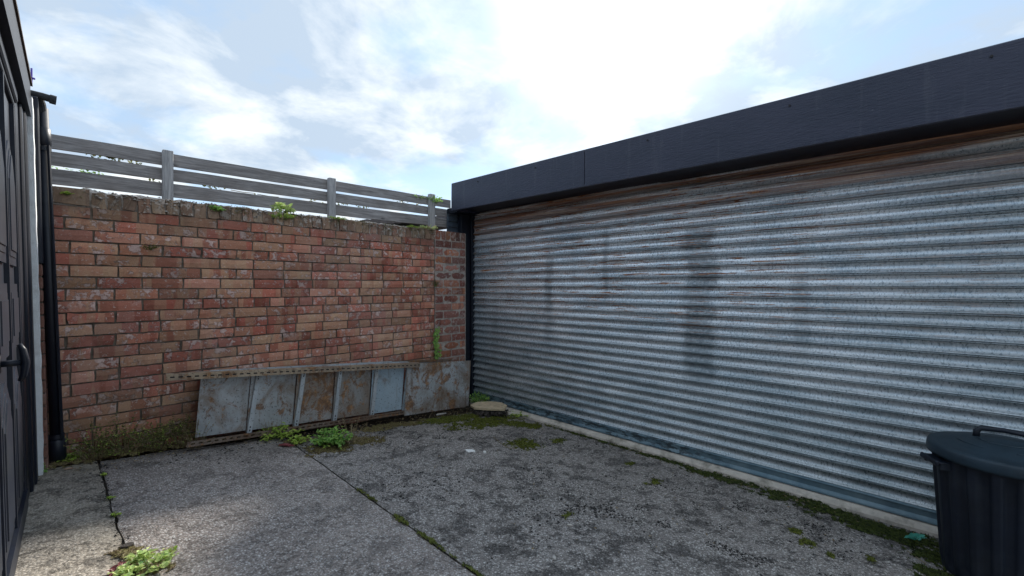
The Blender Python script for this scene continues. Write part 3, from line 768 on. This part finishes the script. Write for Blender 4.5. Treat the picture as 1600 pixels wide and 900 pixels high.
# thin cable along the roof edge
cable = MB(); pts = [lean(Vector((-.112 + .004 * nz(k, 2), 3.58 - k * .2, 2.52 + .012 * math.sin(k * 1.9)))) for k in range(20)]
cable.tube(pts, .0018, 5)
PURP = m_simple('violet_plastic', (.10, .07, .42), .5, 0, .2, 20, 0)
co = tag(link('cable', cable.mesh('cable', PLASTIC)), 'thin dark cable running along the outbuilding roof edge', 'cable')
cl = MB(); p0 = lean(Vector((-.11, 3.56, 2.49))); cl.bbox(p0.x - .004, p0.x + .004, p0.y - .004, p0.y + .004, 2.49, 2.575, .0015); cl.bbox(p0.x - .004, p0.x + .014, p0.y - .004, p0.y + .004, 2.515, 2.525, .0015)
tag(cl.build('cable_clip', PURP), 'small violet plastic clip standing on the roof edge above the white strip', 'clip')

# ============================================================ SHELVING LEANING ON THE WALL
shelf = thing('metal_shelving', 'rusty grey metal shelving unit lying on its side against the brick wall', 'shelving', (.588, 3.625, .282))
SL = math.atan(.088)
shelf.rotation_euler = (-.03, SL, 0)     # leans back a little, follows the slope of the yard
bx = [.0, .312, .64, .95, 1.29, 1.63, 2.44]
HZ = .475
for i in range(6):
    x0, x1 = bx[i], bx[i + 1]; yaw = -.06 if i < 5 else .0
    mb = MB(); L = x1 - x0
    nx = 8; vs = []
    for a in range(nx + 1):
        for c_ in range(5):
            u = a / nx; w = c_ / 4
            vs.append((L * u, .004 * nz(u * 3 + i, w * 2, i), .045 * (1 if i < 5 else .15) + (HZ - (.06 if i < 5 else -.015)) * w))
    n0 = len(vs); vs += [(v[0], v[1] + .003, v[2]) for v in vs]
    fs = []
    for a in range(nx):
        for c_ in range(4):
            q = a * 5 + c_; fs.append((q, q + 5, q + 6, q + 1)); fs.append((n0 + q, n0 + q + 1, n0 + q + 6, n0 + q + 5))
    ring = [a * 5 for a in range(nx + 1)] + [nx * 5 + c_ for c_ in range(1, 5)] + [a * 5 + 4 for a in range(nx - 1, -1, -1)] + [c_ for c_ in range(3, 0, -1)]
    for q in range(len(ring)): a_, b_ = ring[q], ring[(q + 1) % len(ring)]; fs.append((a_, n0 + a_, n0 + b_, b_))
    o = mb.add(vs, fs).build('shelf_panel', SH[i], shelf, loc=(x0, .0 if i < 5 else -.035, 0 if i < 5 else -.012)); o.rotation_euler = (0, 0, -yaw if i < 5 else .02)
def slotted(L, w, t_, n, z0, vertical=True):
    """steel strip with punched slots: built as rails and bridges so the slots are real holes"""
    mb = MB(); s = .010
    if vertical:   # long direction z
        mb.box(0, (w - s) / 2, 0, t_, 0, L); mb.box((w + s) / 2, w, 0, t_, 0, L)
        p = L / n
        for k in range(n): mb.box((w - s) / 2, (w + s) / 2, .0002, t_ - .0002, k * p, k * p + p * .55)
    else:
        mb.box(0, L, 0, t_, 0, (w - s) / 2); mb.box(0, L, 0, t_, (w + s) / 2, w)
        p = L / n
        for k in range(n): mb.box(k * p, k * p + p * .45, .0002, t_ - .0002, (w - s) / 2, (w + s) / 2)
    return mb
for i in range(1, 6):
    x0 = bx[i] - .004
    w = .030
    mb = MB()   # folded shelf edge: face, two returns, slots only at its ends
    mb.box(0, w, -.024, -.021, .03, HZ - .012)
    mb.box(0, .0025, -.021, .012, .03, HZ - .012); mb.box(w - .0025, w, -.021, .0, .03, HZ - .012)
    o = mb.build('shelf_edge', STRIP, shelf, loc=(x0, 0, 0)); o.rotation_euler = (0, .07 if i < 3 else .05, 0)
    mb = MB()
    for zz in (.045, .068, HZ - .055, HZ - .035):
        mb.box(w * .36, w * .62, -.0248, -.0241, zz, zz + .013)
    mb.build('slot', DARKGAP, o)
# front upper slotted angle
UA = link('slotted_angle', slotted(1.95, .042, .003, 44, 0, False).mesh('slotted_angle', ANGLE), shelf, (-.20, -.06, HZ - .024), (0.05, .0, -.006))
MB().box(0, 1.95, .003, .045, .0385, .042).build('flange', ANGLE, UA)
MB().box(0, 1.95, .004, .006, .010, .032).build('flange_shadow', DARKGAP, UA)  # dark strip standing in for the shade behind the slots
# lower angle
LA = link('slotted_angle', slotted(1.80, .036, .003, 40, 0, False).mesh('slotted_angle', ANGLE_D), shelf, (-.05, -.05, -.002), (0, -.006, .012))
MB().box(0, 1.80, .003, .05, -.0005, .0025).build('flange', ANGLE_D, LA)
# top angles and sheets seen from above
for k, (xo, yo, rz, L, m_) in enumerate(((.0, .0, .075, 2.2, STRIP), (.05, .045, .058, 1.9, ANGLE), (.30, .085, .035, 2.05, STRIP), (.70, .125, .012, 1.7, ANGLE_D), (.15, .02, .07, 1.5, STRIP))):
    MB().box(0, L, 0, .028, 0, .003).box(0, L, 0, .003, -.02, 0).build('top_rail', m_, shelf, loc=(xo - .1, yo - .02, HZ + .008 + k * .003)).rotation_euler = (0, 0, rz)
for k, (xa, xb) in enumerate(((.0, .35), (.33, .98), (.96, 1.65))):
    MB().box(xa, xb, .0, .19, HZ - .002 - k * .001, HZ).build('tray_top', SH[(k * 2) % 6], shelf)

# ============================================================ BIN
bin_ = thing('dustbin', 'navy black ribbed plastic dustbin with domed lid in front of the shutter', 'bin', (2.93, -.235, .030))
nA = 228; rings = []
def prof(z):  # taper
    return .195 + .035 * (z / .60)
zsb = [0, .006, .02, .04, .06, .09, .2, .35, .48, .535, .55, .56, .60]
vs = []
for z_ in zsb:
    for a in range(nA):
        th = 2 * math.pi * a / nA
        s_ = math.cos(th * 19); rib = .0075 * max(-1, min(1, s_ * 2.2))
        if z_ < .05 or z_ > .54: rib = .0045
        r_ = prof(z_) + rib - (.008 if z_ == 0 else 0) + (.006 if z_ > .55 else 0)
        vs.append((r_ * math.cos(th), r_ * math.sin(th), z_))
fs = [(i * nA + a, i * nA + (a + 1) % nA, (i + 1) * nA + (a + 1) % nA, (i + 1) * nA + a) for i in range(len(zsb) - 1) for a in range(nA)]
fs.append(tuple(range(nA))[::-1])
o = MB().add(vs, fs).build('body', BINP, bin_, smooth=True)
# lid
lp = [(.246, .556), (.252, .556), (.254, .566), (.251, .596), (.246, .604), (.232, .608), (.226, .606), (.19, .622), (.12, .640), (.05, .648), (0.001, .650)]
nA = 64; vs = [(r_ * math.cos(2 * math.pi * a / nA), r_ * math.sin(2 * math.pi * a / nA), z_) for r_, z_ in lp for a in range(nA)]
fs = [(i * nA + a, i * nA + (a + 1) % nA, (i + 1) * nA + (a + 1) % nA, (i + 1) * nA + a) for i in range(len(lp) - 1) for a in range(nA)]
lid = MB().add(vs, fs).build('lid', BINL, bin_, smooth=True)
hb = Vector((0.03, -.0, .646)); mb = MB()
mb.tube([hb + Vector(p) for p in ((-.02, .085, -.006), (-.02, .083, .022), (-.02, .070, .036), (-.02, 0, .042), (-.02, -.070, .036), (-.02, -.083, .022), (-.02, -.085, -.006))], [.013, .012, .011, .011, .011, .012, .013], 10)
mb.build('handle', BINP, lid, smooth=True)
mb = MB()  # moulded arc ridges and step on the lid
for (r_, z_, a0, a1) in ((.155, .631, 1.9, 2.7), (.155, .631, 3.3, 4.2), (.09, .644, 2.0, 4.2)):
    mb.tube([(r_ * math.cos(a0 + (a1 - a0) * k / 12), r_ * math.sin(a0 + (a1 - a0) * k / 12), z_) for k in range(13)], .004, 6)
mb.build('ridge', BINL, lid, smooth=True)
for sgn in (1, -1):   # side grips
    mb = MB(); az = math.radians(118 if sgn > 0 else -62)
    M = Matrix.Rotation(az, 4, 'Z')
    mb.bbox(.225, .268, -.060, .060, .530, .539, .003, M); mb.bbox(.264, .280, -.060, .060, .520, .544, .005, M)
    mb.box(.215, .262, -.058, -.050, .505, .533, M); mb.box(.215, .262, .050, .058, .505, .533, M)
    mb.build('side_handle', BINP, bin_)
mb = MB()
for k in range(3):
    th = math.radians(166 + k * 7.5); M = Matrix.Rotation(th, 4, 'Z')
    mb.bbox(.186, .1975, -.010, .010, .072 - k * .002, .084 - k * .002, .003, M)
mb.build('moulded_mark', BINL, bin_)

# ============================================================ MOSS, GRIT, LITTER
def inblob(p, blobs):
    m_ = -1
    for (c_, rx, ry, a) in blobs:
        d = p - c_.xy; ca, sa = math.cos(a), math.sin(a); u = (d.x * ca + d.y * sa) / rx; v = (-d.x * sa + d.y * ca) / ry
        m_ = max(m_, 1 - math.sqrt(u * u + v * v))
    return m_
def B(px, py, rx, ry, a=0.0): return (gp(px, py), rx, ry, a)
moss_groups = [
    ('moss', 'yellow green moss spread over the ground in the corner by the broken slab', MOSS,
     [B(690, 657, .26, .13), B(760, 660, .42, .16), B(815, 664, .30, .13, -.9), B(725, 653, .34, .13)], .008),
    ('moss', 'dark green moss strip along the sill under the shutter', MOSS_D,
     [(Vector((3.20, 1.05, 0)), .08, .35, 0), (Vector((3.18, .55, 0)), .10, .45, 0), (Vector((3.12, .15, 0)), .14, .4, 0), (Vector((3.02, -.1, 0)), .22, .28, 0), (Vector((3.22, 1.5, 0)), .045, .4, 0), (Vector((3.23, 2.2, 0)), .03, .5, 0), (Vector((2.75, -.02, 0)), .12, .10, 0)], .008),
    ('moss', 'small moss patches dotted over the dark concrete slab', MOSS,
     [B(820, 695, .16, .13), B(870, 690, .12, .06), B(985, 725, .05, .03), B(1025, 753, .07, .035), B(888, 806, .055, .035), B(1258, 848, .06, .05), B(1245, 832, .04, .04), B(1362, 875, .05, .025), B(1010, 757, .03, .03), B(1300, 868, .04, .02)], .006),
    ('moss', 'mossy soil line filling the long joint between the two big slabs', MOSS,
     [(Vector((1.153, y_, 0)), .014 + .010 * abs(nz(y_ * 5, 1)), .13, 0) for y_ in (2.3, 1.9, 1.72, 1.6, 1.33, 1.2)], .005),
    ('moss', 'brown leaf litter and moss round the weeds at the slab corner', MOSS_B,
     [B(520, 700, .24, .14), B(600, 668, .30, .09), B(470, 690, .16, .08), B(640, 662, .3, .08), B(225, 895, .10, .05), B(200, 862, .07, .05), B(560, 690, .2, .13)], .005),
    ('moss', 'damp soil and moss along the foot of the wall beside the downpipe', MOSS_B,
     [(Vector((.3, 3.76, 0)), .5, .10, 0), (Vector((-.02, 3.72, 0)), .14, .09, 0), (Vector((.9, 3.74, 0)), .5, .08, 0)], .012)]
for (nm, lab, mt, blobs, hh) in moss_groups:
    mb = MB(); step = .0065 if hh < .012 else .009; done = {}
    x0 = min(b_[0].x - max(b_[1], b_[2]) for b_ in blobs); x1 = max(b_[0].x + max(b_[1], b_[2]) for b_ in blobs)
    y0 = min(b_[0].y - max(b_[1], b_[2]) for b_ in blobs); y1 = max(b_[0].y + max(b_[1], b_[2]) for b_ in blobs)
    def vtx(i, j):
        if (i, j) in done: return done[i, j]
        x_ = x0 + i * step; y_ = y0 + j * step
        m_ = inblob(Vector((x_, y_)), blobs)
        r = None
        if m_ > -.25:
            m_ += .65 * nz(x_ * 9, y_ * 9, 3) + .8 * nz(x_ * 31, y_ * 31, 8) + .4 * nz(x_ * 70, y_ * 70, 2)
            if m_ > .12:
                hgt = min(m_ * 1.6, 1) * hh * (1 + .6 * nz(x_ * 60, y_ * 60, 4)) + R.uniform(0, .003)
                r = len(mb.v); mb.v.append((x_ + R.uniform(-.002, .002), y_ + R.uniform(-.002, .002), gz(x_) + hgt + (0 if m_ > .2 else -.004)))
        done[i, j] = r; return r
    for i in range(int((x1 - x0) / step)):
        for j in range(int((y1 - y0) / step)):
            if y0 + j * step > 3.83 : continue
            q = [vtx(i, j), vtx(i + 1, j), vtx(i + 1, j + 1), vtx(i, j + 1)]
            if None not in q: mb.f.append(tuple(q))
    nf = len(mb.f); vv = list(mb.v)
    for k in range(min(9000, len(vv))):   # tufts
        v = Vector(vv[R.randrange(len(vv))]); h_ = R.uniform(.003, .011); a = R.uniform(0, 6.28); s_ = R.uniform(.001, .0025)
        d = Vector((math.cos(a), math.sin(a), 0)); mb.add([v - d * s_, v + d * s_, v + Vector((R.uniform(-.004, .004), R.uniform(-.004, .004), h_))], [(0, 1, 2)])
    tag(mb.build(nm, mt), lab, 'moss', kind='stuff')
    print(nm, nf)

def scatter(n, fn, s0, s1, mt, lab, flat=.5):
    mb = MB(); k = 0; tries = 0
    while k < n and tries < n * 30:
        tries += 1; p = fn()
        if p is None: continue
        chip(mb, Vector((p[0], p[1], gz(p[0]) + .001)), R.uniform(s0, s1) * (.6 + R.random() ** 3), flat); k += 1
    return tag(mb.build('grit', mt), lab, 'grit', kind='stuff')
def f_dark():
    if R.random() < .45:     # crumbs gathered along old cracks
        a, b_ = R.choice(((gp(870, 800), gp(1010, 790)), (gp(1010, 810), gp(1160, 860)), (gp(1160, 860), gp(1270, 899)), (gp(720, 690), gp(980, 690)), (gp(1100, 780), gp(1350, 840)), (gp(560, 700), gp(760, 670))))
        t_ = R.random(); p = a.lerp(b_, t_); q = (p.x + R.gauss(0, .09), p.y + R.gauss(0, .09)); return q if nz(q[0] * 8, q[1] * 8, 3) > .12 else None
    x_ = R.uniform(1.2, 3.25); y_ = R.uniform(-.1, 3.6)
    return (x_, y_) if nz(x_ * 1.6, y_ * 1.6, 2) + .6 * nz(x_ * 6, y_ * 6, 5) > .18 else None
scatter(5200, f_dark, .0015, .008, GRIT_D, 'dark crumbs of moss and grit scattered over the right hand slab')
scatter(1500, lambda: (R.uniform(-.1, 3.2), R.uniform(-.2, 3.7)), .0012, .0035, GRIT_L, 'tiny pale stone chips scattered over the whole yard')
scatter(500, lambda: (1.15 + R.gauss(0, .5), 3.45 + R.gauss(0, .12)), .003, .009, GRIT_D, 'dark debris gathered in front of the metal shelving')
scatter(420, lambda: (lambda y_: (j1(y_) + R.gauss(0, .012), y_))(R.uniform(1.5, 3.7)), .002, .005, GRIT_D, 'dark crumbs lodged in the ragged joint by the outbuilding', .6)

def blobthing(name, lab, cat, p, pts, th, mt, rz=0, curl=0.0):
    """irregular flat scrap, closed and slightly crumpled"""
    mb = MB(); n = len(pts); c_ = Vector((sum(a for a, b in pts) / n, sum(b for a, b in pts) / n, th * 1.3))
    vs = [Vector((a, b, curl * R.uniform(0, 1))) for a, b in pts] + [Vector((a * .9, b * .9, th + curl * R.uniform(0, 1))) for a, b in pts] + [c_]
    fs = [(k, (k + 1) % n, n + (k + 1) % n, n + k) for k in range(n)] + [(n + k, n + (k + 1) % n, 2 * n) for k in range(n)] + [tuple(range(n))[::-1]]
    o = mb.add(vs, fs).build(name, mt, loc=(p.x, p.y, gz(p.x) + .003)); o.rotation_euler = (0, math.atan(.09), rz)
    return tag(o, lab, cat)
def poly(rx, ry, n=10, j=.25): return [(rx * math.cos(2 * math.pi * k / n) * R.uniform(1 - j, 1 + j), ry * math.sin(2 * math.pi * k / n) * R.uniform(1 - j, 1 + j)) for k in range(n)]
blobthing('paper_scrap', 'torn white paper scrap lying on the middle of the yard', 'paper', gp(734, 706), poly(.045, .026), .006, PAPER, -.7, .006)
blobthing('pebble', 'small white pebble beside the torn paper scrap', 'pebble', gp(757, 708), poly(.014, .012, 8), .012, PAPER)
blobthing('plastic_film', 'crumpled sea green plastic film on the moss beside the dustbin', 'litter', gp(1432, 843), poly(.065, .022, 18, .4), .008, GRNP, -.55, .016)
blobthing('dead_leaf', 'pale brown dead leaf on the slab below the downpipe', 'leaf', gp(108, 734), poly(.022, .010, 8), .003, DEADLEAF, .3, .008)
blobthing('wet_leaf', 'dark curled wet leaf on the slab edge left of the weeds', 'leaf', gp(447, 698), poly(.05, .016, 10, .4), .006, LF_R, -.7, .014)
for k, (a, b_) in enumerate(((1003, 741), (890, 822), (607, 739), (1208, 828), (866, 874))):
    o = blobthing('stone_chip', ('pale stone chip beside the right moss patch', 'pale stone chip below the middle moss patch', 'flat pale stone chip right of the long joint', 'pale stone chip towards the dustbin', 'pale flat stone chip near the bottom edge')[k], 'stone', gp(a, b_), poly(.014, .009, 7, .35), .006, GRIT_L, R.uniform(0, 3))
    o['group'] = 'loose stone chips on the slabs'
blobthing('pebble', 'round tan stone in the ragged joint above the bottom weed', 'stone', gp(197, 856), poly(.024, .016, 9, .3), .010, RUBBLE)
blobthing('pebble', 'brown pebble at the foot of the downpipe', 'stone', gp(84, 725), poly(.022, .02, 8, .2), .025, RUBBLE)
# broken slab on rubble in the corner
bs = thing('broken_slab', 'broken tan paving slab propped on dark rubble in the corner by the shutter', 'slab', (gp(764, 648).x, gp(764, 648).y, 0.04))
mb = MB(); pts = [(-.20, .03), (-.13, .13), (.02, .17), (.13, .13), (.19, .00), (.17, -.12), (.0, -.105), (-.15, -.07)]
Mz = Matrix.Rotation(-.8, 4, 'Z')
pts = [(Mz @ Vector((a, b_, 0))).xy for a, b_ in pts]; n = len(pts)
vs = [Vector((a * .98, b_ * .98, .062)) for a, b_ in pts] + [Vector((a, b_, .084 + .006 * nz(a * 9, b_ * 9))) for a, b_ in pts] + [Vector((0, 0, .087))]
mb.add(vs, [(k, (k + 1) % n, n + (k + 1) % n, n + k) for k in range(n)] + [(n + k, n + (k + 1) % n, 2 * n) for k in range(n)] + [tuple(range(n))[::-1]])
mb.build('stone', STONE, bs)
mb = MB()
for k in range(320):
    a = R.uniform(0, 6.28); r_ = R.uniform(.08, .185); p = Mz @ Vector((r_ * math.cos(a) * 1.05, r_ * math.sin(a) * .8, 0)); s_ = R.uniform(.008, .02)
    chip(mb, Vector((p.x, p.y, R.uniform(-.02, .045))), s_, 1.1)
mb.build('rubble', RUBBLE, bs)
o = blobthing('flat_stone', 'pale stone lying on the moss right of the broken slab', 'stone', gp(800, 648), poly(.07, .03, 9, .25), .02, SILL, -.8)
o = blobthing('bone_white_stick', 'pale split stick on the moss in front of the shelving corner', 'stick', gp(688, 648), poly(.07, .014, 9, .3), .008, GRIT_L, .1)
# dead leaf bits drifted against the wall foot, the corner and the sill
mb = MB()
for k in range(900):
    w = R.random()
    if w < .35: p = (R.uniform(.0, 3.1), 3.62 - abs(R.gauss(0, .10)))
    elif w < .65: p = (3.24 - abs(R.gauss(0, .07)), R.uniform(-.2, 3.6))
    elif w < .85: p = (R.gauss(2.75, .3), R.gauss(3.42, .12))
    else: p = (R.uniform(1.2, 3.2), R.uniform(0, 3.4))
    if p[0] > 3.25 or p[1] > 3.8: continue
    mb.leaf(Vector((p[0], p[1], gz(p[0]) + R.uniform(.003, .012))), Vector((R.uniform(-1, 1), R.uniform(-1, 1), R.uniform(-.1, .3))), R.uniform(.004, .010), R.uniform(.008, .022), Vector((R.uniform(-.5, .5), R.uniform(-.5, .5), 1)))
tag(mb.build('leaf_litter', LF_B), 'dry brown leaf bits drifted along the wall foot and the shutter sill', 'leaves', kind='stuff')
# twigs
def twig(pts, lab, r_=.002, m_=STEM):
    mb = MB(); P_ = [gp(*p) + Vector((0, 0, .004)) for p in pts]; mb.tube(P_, r_, 5); tag(mb.build('twig', m_), lab, 'twig')
twig([(771, 683), (783, 694), (793, 700), (807, 702)], 'thin bare twig lying near the round moss patch')
twig([(1418, 862), (1432, 872), (1447, 882)], 'pale straw stalk on the moss left of the dustbin', .0018)
twig([(668, 660), (672, 650), (677, 642)], 'thin bent straw against the corner of the shelving', .002)

# ============================================================ PLANTS
def plant(name, lab, cat, base, h, spread, nst, lw, ll, mt, smt=STEM_G, per=7, droop=.3, extra=None, group=None):
    r = thing(name, lab, cat, base, group); st = MB(); fo = MB(); h *= 1.1; spread *= 1.2; lw *= 1.25; ll *= 1.2; nst = int(nst * 1.2)
    for k in range(nst):
        a = R.uniform(0, 6.283); rr = spread * math.sqrt(R.random()); hh = h * R.uniform(.35, 1) * (1 - .45 * rr / max(spread, .001))
        b0 = Vector((math.cos(a) * rr * .25, math.sin(a) * rr * .25, -.004)); tip = Vector((math.cos(a) * rr, math.sin(a) * rr, hh))
        mid = b0.lerp(tip, .5) + Vector((0, 0, hh * .18))
        st.tube([b0, mid, tip], [.0016, .0012, .0008], 3, False)
        for q in range(per):
            t_ = .35 + .65 * (q + R.random()) / per
            p = (b0.lerp(mid, t_ * 2) if t_ < .5 else mid.lerp(tip, t_ * 2 - 1))
            d = Vector((R.uniform(-1, 1), R.uniform(-1, 1), R.uniform(-droop, .6))).normalized()
            s_ = R.uniform(.6, 1.2)
            fo.leaf(p, d, lw * s_, ll * s_, Vector((R.uniform(-.4, .4), R.uniform(-.4, .4), 1)))
    st.build('stem', smt, r); fo.build('foliage', mt, r)
    if extra:
        f2 = MB(); n_, m2, lw2 = extra
        for k in range(n_):
            a = R.uniform(0, 6.283); rr = spread * R.uniform(.2, 1); p = Vector((math.cos(a) * rr, math.sin(a) * rr, h * R.uniform(.05, .6)))
            f2.leaf(p, Vector((R.uniform(-1, 1), R.uniform(-1, 1), R.uniform(-.2, .5))), lw2, lw2 * 1.6, Vector((0, 0, 1)))
        f2.build('dead_foliage', m2, r)
    return r
def gb(px, py, dz=0): p = gp(px, py); return (p.x, p.y, gz(p.x) + dz)
plant('weed', 'pale green lobed weed in the joint at the bottom left', 'weed', gb(225, 893), .075, .085, 34, .013, .016, LF_P, per=9, extra=(50, LF_B, .010))
plant('weed', 'small red leaved weed beside the pale green one at the bottom left', 'weed', gb(193, 893), .035, .035, 14, .012, .016, LF_R, per=6)
plant('weed', 'bright ferny weed at the foot of the shelving, left clump', 'weed', gb(436, 684), .12, .14, 34, .010, .028, LF_Y, per=11)
plant('weed', 'small yellow green weed between the two clumps by the shelving', 'weed', gb(466, 694), .075, .07, 16, .010, .022, LF_Y, per=8)
plant('weed', 'round mid green weed at the slab corner in front of the shelving', 'weed', gb(519, 697), .16, .13, 38, .018, .026, LF_G, per=9, extra=(60, LF_Y, .016))
plant('dry_weed', 'dead straw coloured stalks right of the round green weed', 'weed', gb(548, 692), .22, .17, 20, .004, .012, LF_B, STEM, per=5, extra=(60, LF_B, .008))
plant('weed', 'leafy green weed growing in the corner by the shutter jamb', 'weed', gb(748, 634, .0), .17, .12, 34, .016, .022, LF_G, per=9)
plant('weed', 'thin fern frond weed leaning over the corner of the shutter', 'weed', gb(764, 634, .02), .24, .10, 10, .008, .018, LF_Y, per=11)
plant('weed', 'low yellow green weed on the sill right of the broken slab', 'weed', gb(812, 650), .05, .10, 26, .012, .018, LF_Y, per=6)
plant('weed', 'yellow green seedlings at the foot of the downpipe', 'weed', gb(110, 719), .05, .07, 22, .011, .018, LF_Y, per=6)
plant('weed', 'tiny green weed at the base of the white strip', 'weed', gb(60, 741), .07, .03, 14, .012, .015, LF_G, per=6)
for k, (a, b_, lab) in enumerate(((162, 742, 'first tiny seedling down the ragged joint'), (173, 779, 'second tiny seedling down the ragged joint'), (181, 805, 'third tiny seedling down the ragged joint'), (268, 862, 'flat little seedling right of the bottom left weed'))):
    plant('seedling', lab, 'seedling', gb(a, b_), .014, .016, 6, .008, .011, LF_Y, per=4, group='seedlings in the joints')
wz = COPT
def wb(px, Y=3.88): p = at_y(px, 300, Y); return (p.x, Y, wz - .01)
plant('weed', 'tall pale green weed growing from the coping left of the middle post', 'weed', wb(443), .13, .07, 16, .024, .036, LF_P, per=5, extra=(40, LF_B, .012))
plant('weed', 'bushy weed clinging to the coping below the tall pale one', 'weed', (wb(438)[0], 3.835, wz - .06), .06, .09, 34, .010, .016, LF_Y, per=8, extra=(60, LF_G, .012))
plant('weed', 'small green weed hanging on the coping right of the first post', 'weed', (at_y(340, 340, 3.82).x, 3.83, wz - .05), .035, .07, 16, .013, .018, LF_G, per=5)
plant('weed', 'low yellow moss tuft on the coping at the middle post', 'weed', wb(525), .03, .09, 30, .009, .012, LF_Y, per=6)
plant('weed', 'yellow green tuft on the coping left of the right post', 'weed', wb(642), .035, .08, 24, .010, .014, LF_Y, per=6)
plant('weed', 'straggly tuft on the coping right at the pier', 'weed', wb(668), .06, .10, 34, .009, .014, LF_P, STEM, per=6, extra=(70, LF_B, .012))
plant('weed', 'little yellow rosette on the first coping brick by the downpipe', 'weed', (at_y(104, 303, 3.83).x, 3.832, wz - .045), .02, .022, 12, .010, .013, LF_Y, per=4)
plant('weed', 'small brown green tuft growing from the brick face near the downpipe', 'weed', (at_y(232, 385, 3.83).x, 3.835, at_y(232, 385, 3.84).z - .02), .045, .05, 16, .008, .010, LF_D, per=6)
plant('weed', 'small dark tuft in the seam between wall and pier', 'weed', (2.74, 3.83, at_y(678, 440, 3.84).z - .05), .09, .04, 16, .010, .014, LF_B, per=6)
# ivy strand up the seam
iv = thing('ivy', 'short ivy strand climbing the seam between wall and pier', 'ivy', (2.735, 3.83, .60)); st = MB(); fo = MB(); pts = []
ztop = at_y(680, 512, 3.83).z - .60
for k in range(12): pts.append((.012 * math.sin(k * .9), -.004 - .01 * R.random(), -.05 + (ztop + .05) * k / 11))
st.tube(pts, .003, 5)
for k in range(190):
    p = Vector(pts[0]).lerp(Vector(pts[-1]), R.random()); p.x += .012 * math.sin(p.z * 25) + R.gauss(0, .016); p.y -= R.uniform(0, .03); fo.leaf(p, Vector((R.uniform(-1, 1), R.uniform(-.6, .1), R.uniform(-1, .5))), .020, .024, Vector((0, -1, .3)))
st.build('stem', STEM, iv); fo.build('foliage', LF_G, iv)
# green creeper on the right post
cr = plant('creeper', 'blue green creeper spilling over the top of the right fence post', 'creeper', (2.89, 4.06, EYE + .95), .09, .08, 22, .018, .024, LF_G, per=6)
plant('creeper', 'thin creeper shoots above the top slat left of the right post', 'creeper', (2.70, 4.13, EYE + .97), .06, .10, 12, .008, .014, LF_G, per=6)
# foliage seen through the fence gaps
for k, (px_, py_, n_) in enumerate(((165, 243, 60), (182, 248, 30), (86, 262, 22), (137, 269, 34), (215, 255, 16), (244, 280, 12), (330, 290, 26), (380, 306, 20), (420, 312, 16), (536, 318, 18), (567, 322, 26), (630, 315, 20), (655, 319, 16), (488, 313, 12))):
    p = at_y(px_, py_, 4.135); fo = MB()
    for q in range(n_):
        c_ = Vector((R.gauss(0, .04), abs(R.gauss(0, .02)), R.gauss(-.0, .016))); fo.leaf(c_, Vector((R.uniform(-1, 1), R.uniform(-1, 1), R.uniform(-1, 1))), .018, .026, Vector((0, -.5, 1)))
    st = MB().tube([(-.09, .0, .035), (.0, .0, .03), (.08, .0, .034)], .003, 5)
    bush = thing('creeper', 'leafy creeper sprig ' + ('behind the left fence bay, under the top slat', 'behind the left bay right of the biggest one', 'behind the left bay next to the downpipe', 'bright green, low in the left bay', 'behind the left bay near the first post', 'low beside the first post', 'behind the middle bay next to the first post', 'in the lower gap of the middle bay', 'in the lower gap left of the tall wall weed', 'in the lower gap right of the middle post', 'in the middle of the right bay', 'in the upper gap left of the right post', 'in the upper gap at the right post', 'in the lower gap left of the middle post')[k], 'creeper', p, 'creeper sprigs on the back of the slat fence')
    st.build('stem', STEM, bush); fo.build('foliage', LF_G if k in (3, 2) else LF_D, bush)
# herbs at the foot of the wall, left
herbs = [(.10, 3.74, .26, 'left clump of dark straggly herb at the wall foot beside the downpipe'), (.24, 3.74, .30, 'second clump of dark herb at the wall foot, tall with tiny leaves'),
         (.40, 3.75, .22, 'low dark herb clump in the middle of the wall foot'), (.52, 3.74, .28, 'dark herb clump at the left end of the shelving')]
for (x_, y_, h_, lab) in herbs:
    plant('wall_herb', lab, 'weed', (x_, y_, gz(x_)), h_, .13, 30, .0095, .012, LF_D, STEM, per=12, extra=(110, LF_Y, .008), group='straggly herbs along the wall foot')
plant('dry_weed', 'brown dead stalks over the left end of the shelving', 'weed', (.60, 3.66, gz(.6)), .30, .12, 26, .005, .008, LF_B, STEM, per=10)
plant('dry_weed', 'brown dead stalks in front of the second shelving sheet', 'weed', (1.05, 3.60, gz(1.05)), .20, .10, 16, .005, .008, LF_B, STEM, per=8)
# moss and roots on the coping
mb = MB()
for k in range(5200):
    x_ = R.uniform(-.1, 2.73)
    if nz(x_ * 5, 3) + .7 * nz(x_ * 17, 5) + .55 * (x_ / 2.7) - .28 < R.uniform(-.25, .45): continue
    y_ = WY + R.choice((R.uniform(-.010, .0), R.uniform(.01, .15))); z_ = COPT - R.uniform(0, .03) + .012 if y_ > WY else COPT - abs(R.gauss(0, .035))
    chip(mb, Vector((x_, y_, z_)), R.uniform(.002, .006), R.uniform(.5, 1.6))
tag(mb.build('coping_moss', MOSS_B), 'brown moss and roots crusted along the coping of the brick wall', 'moss', kind='stuff')
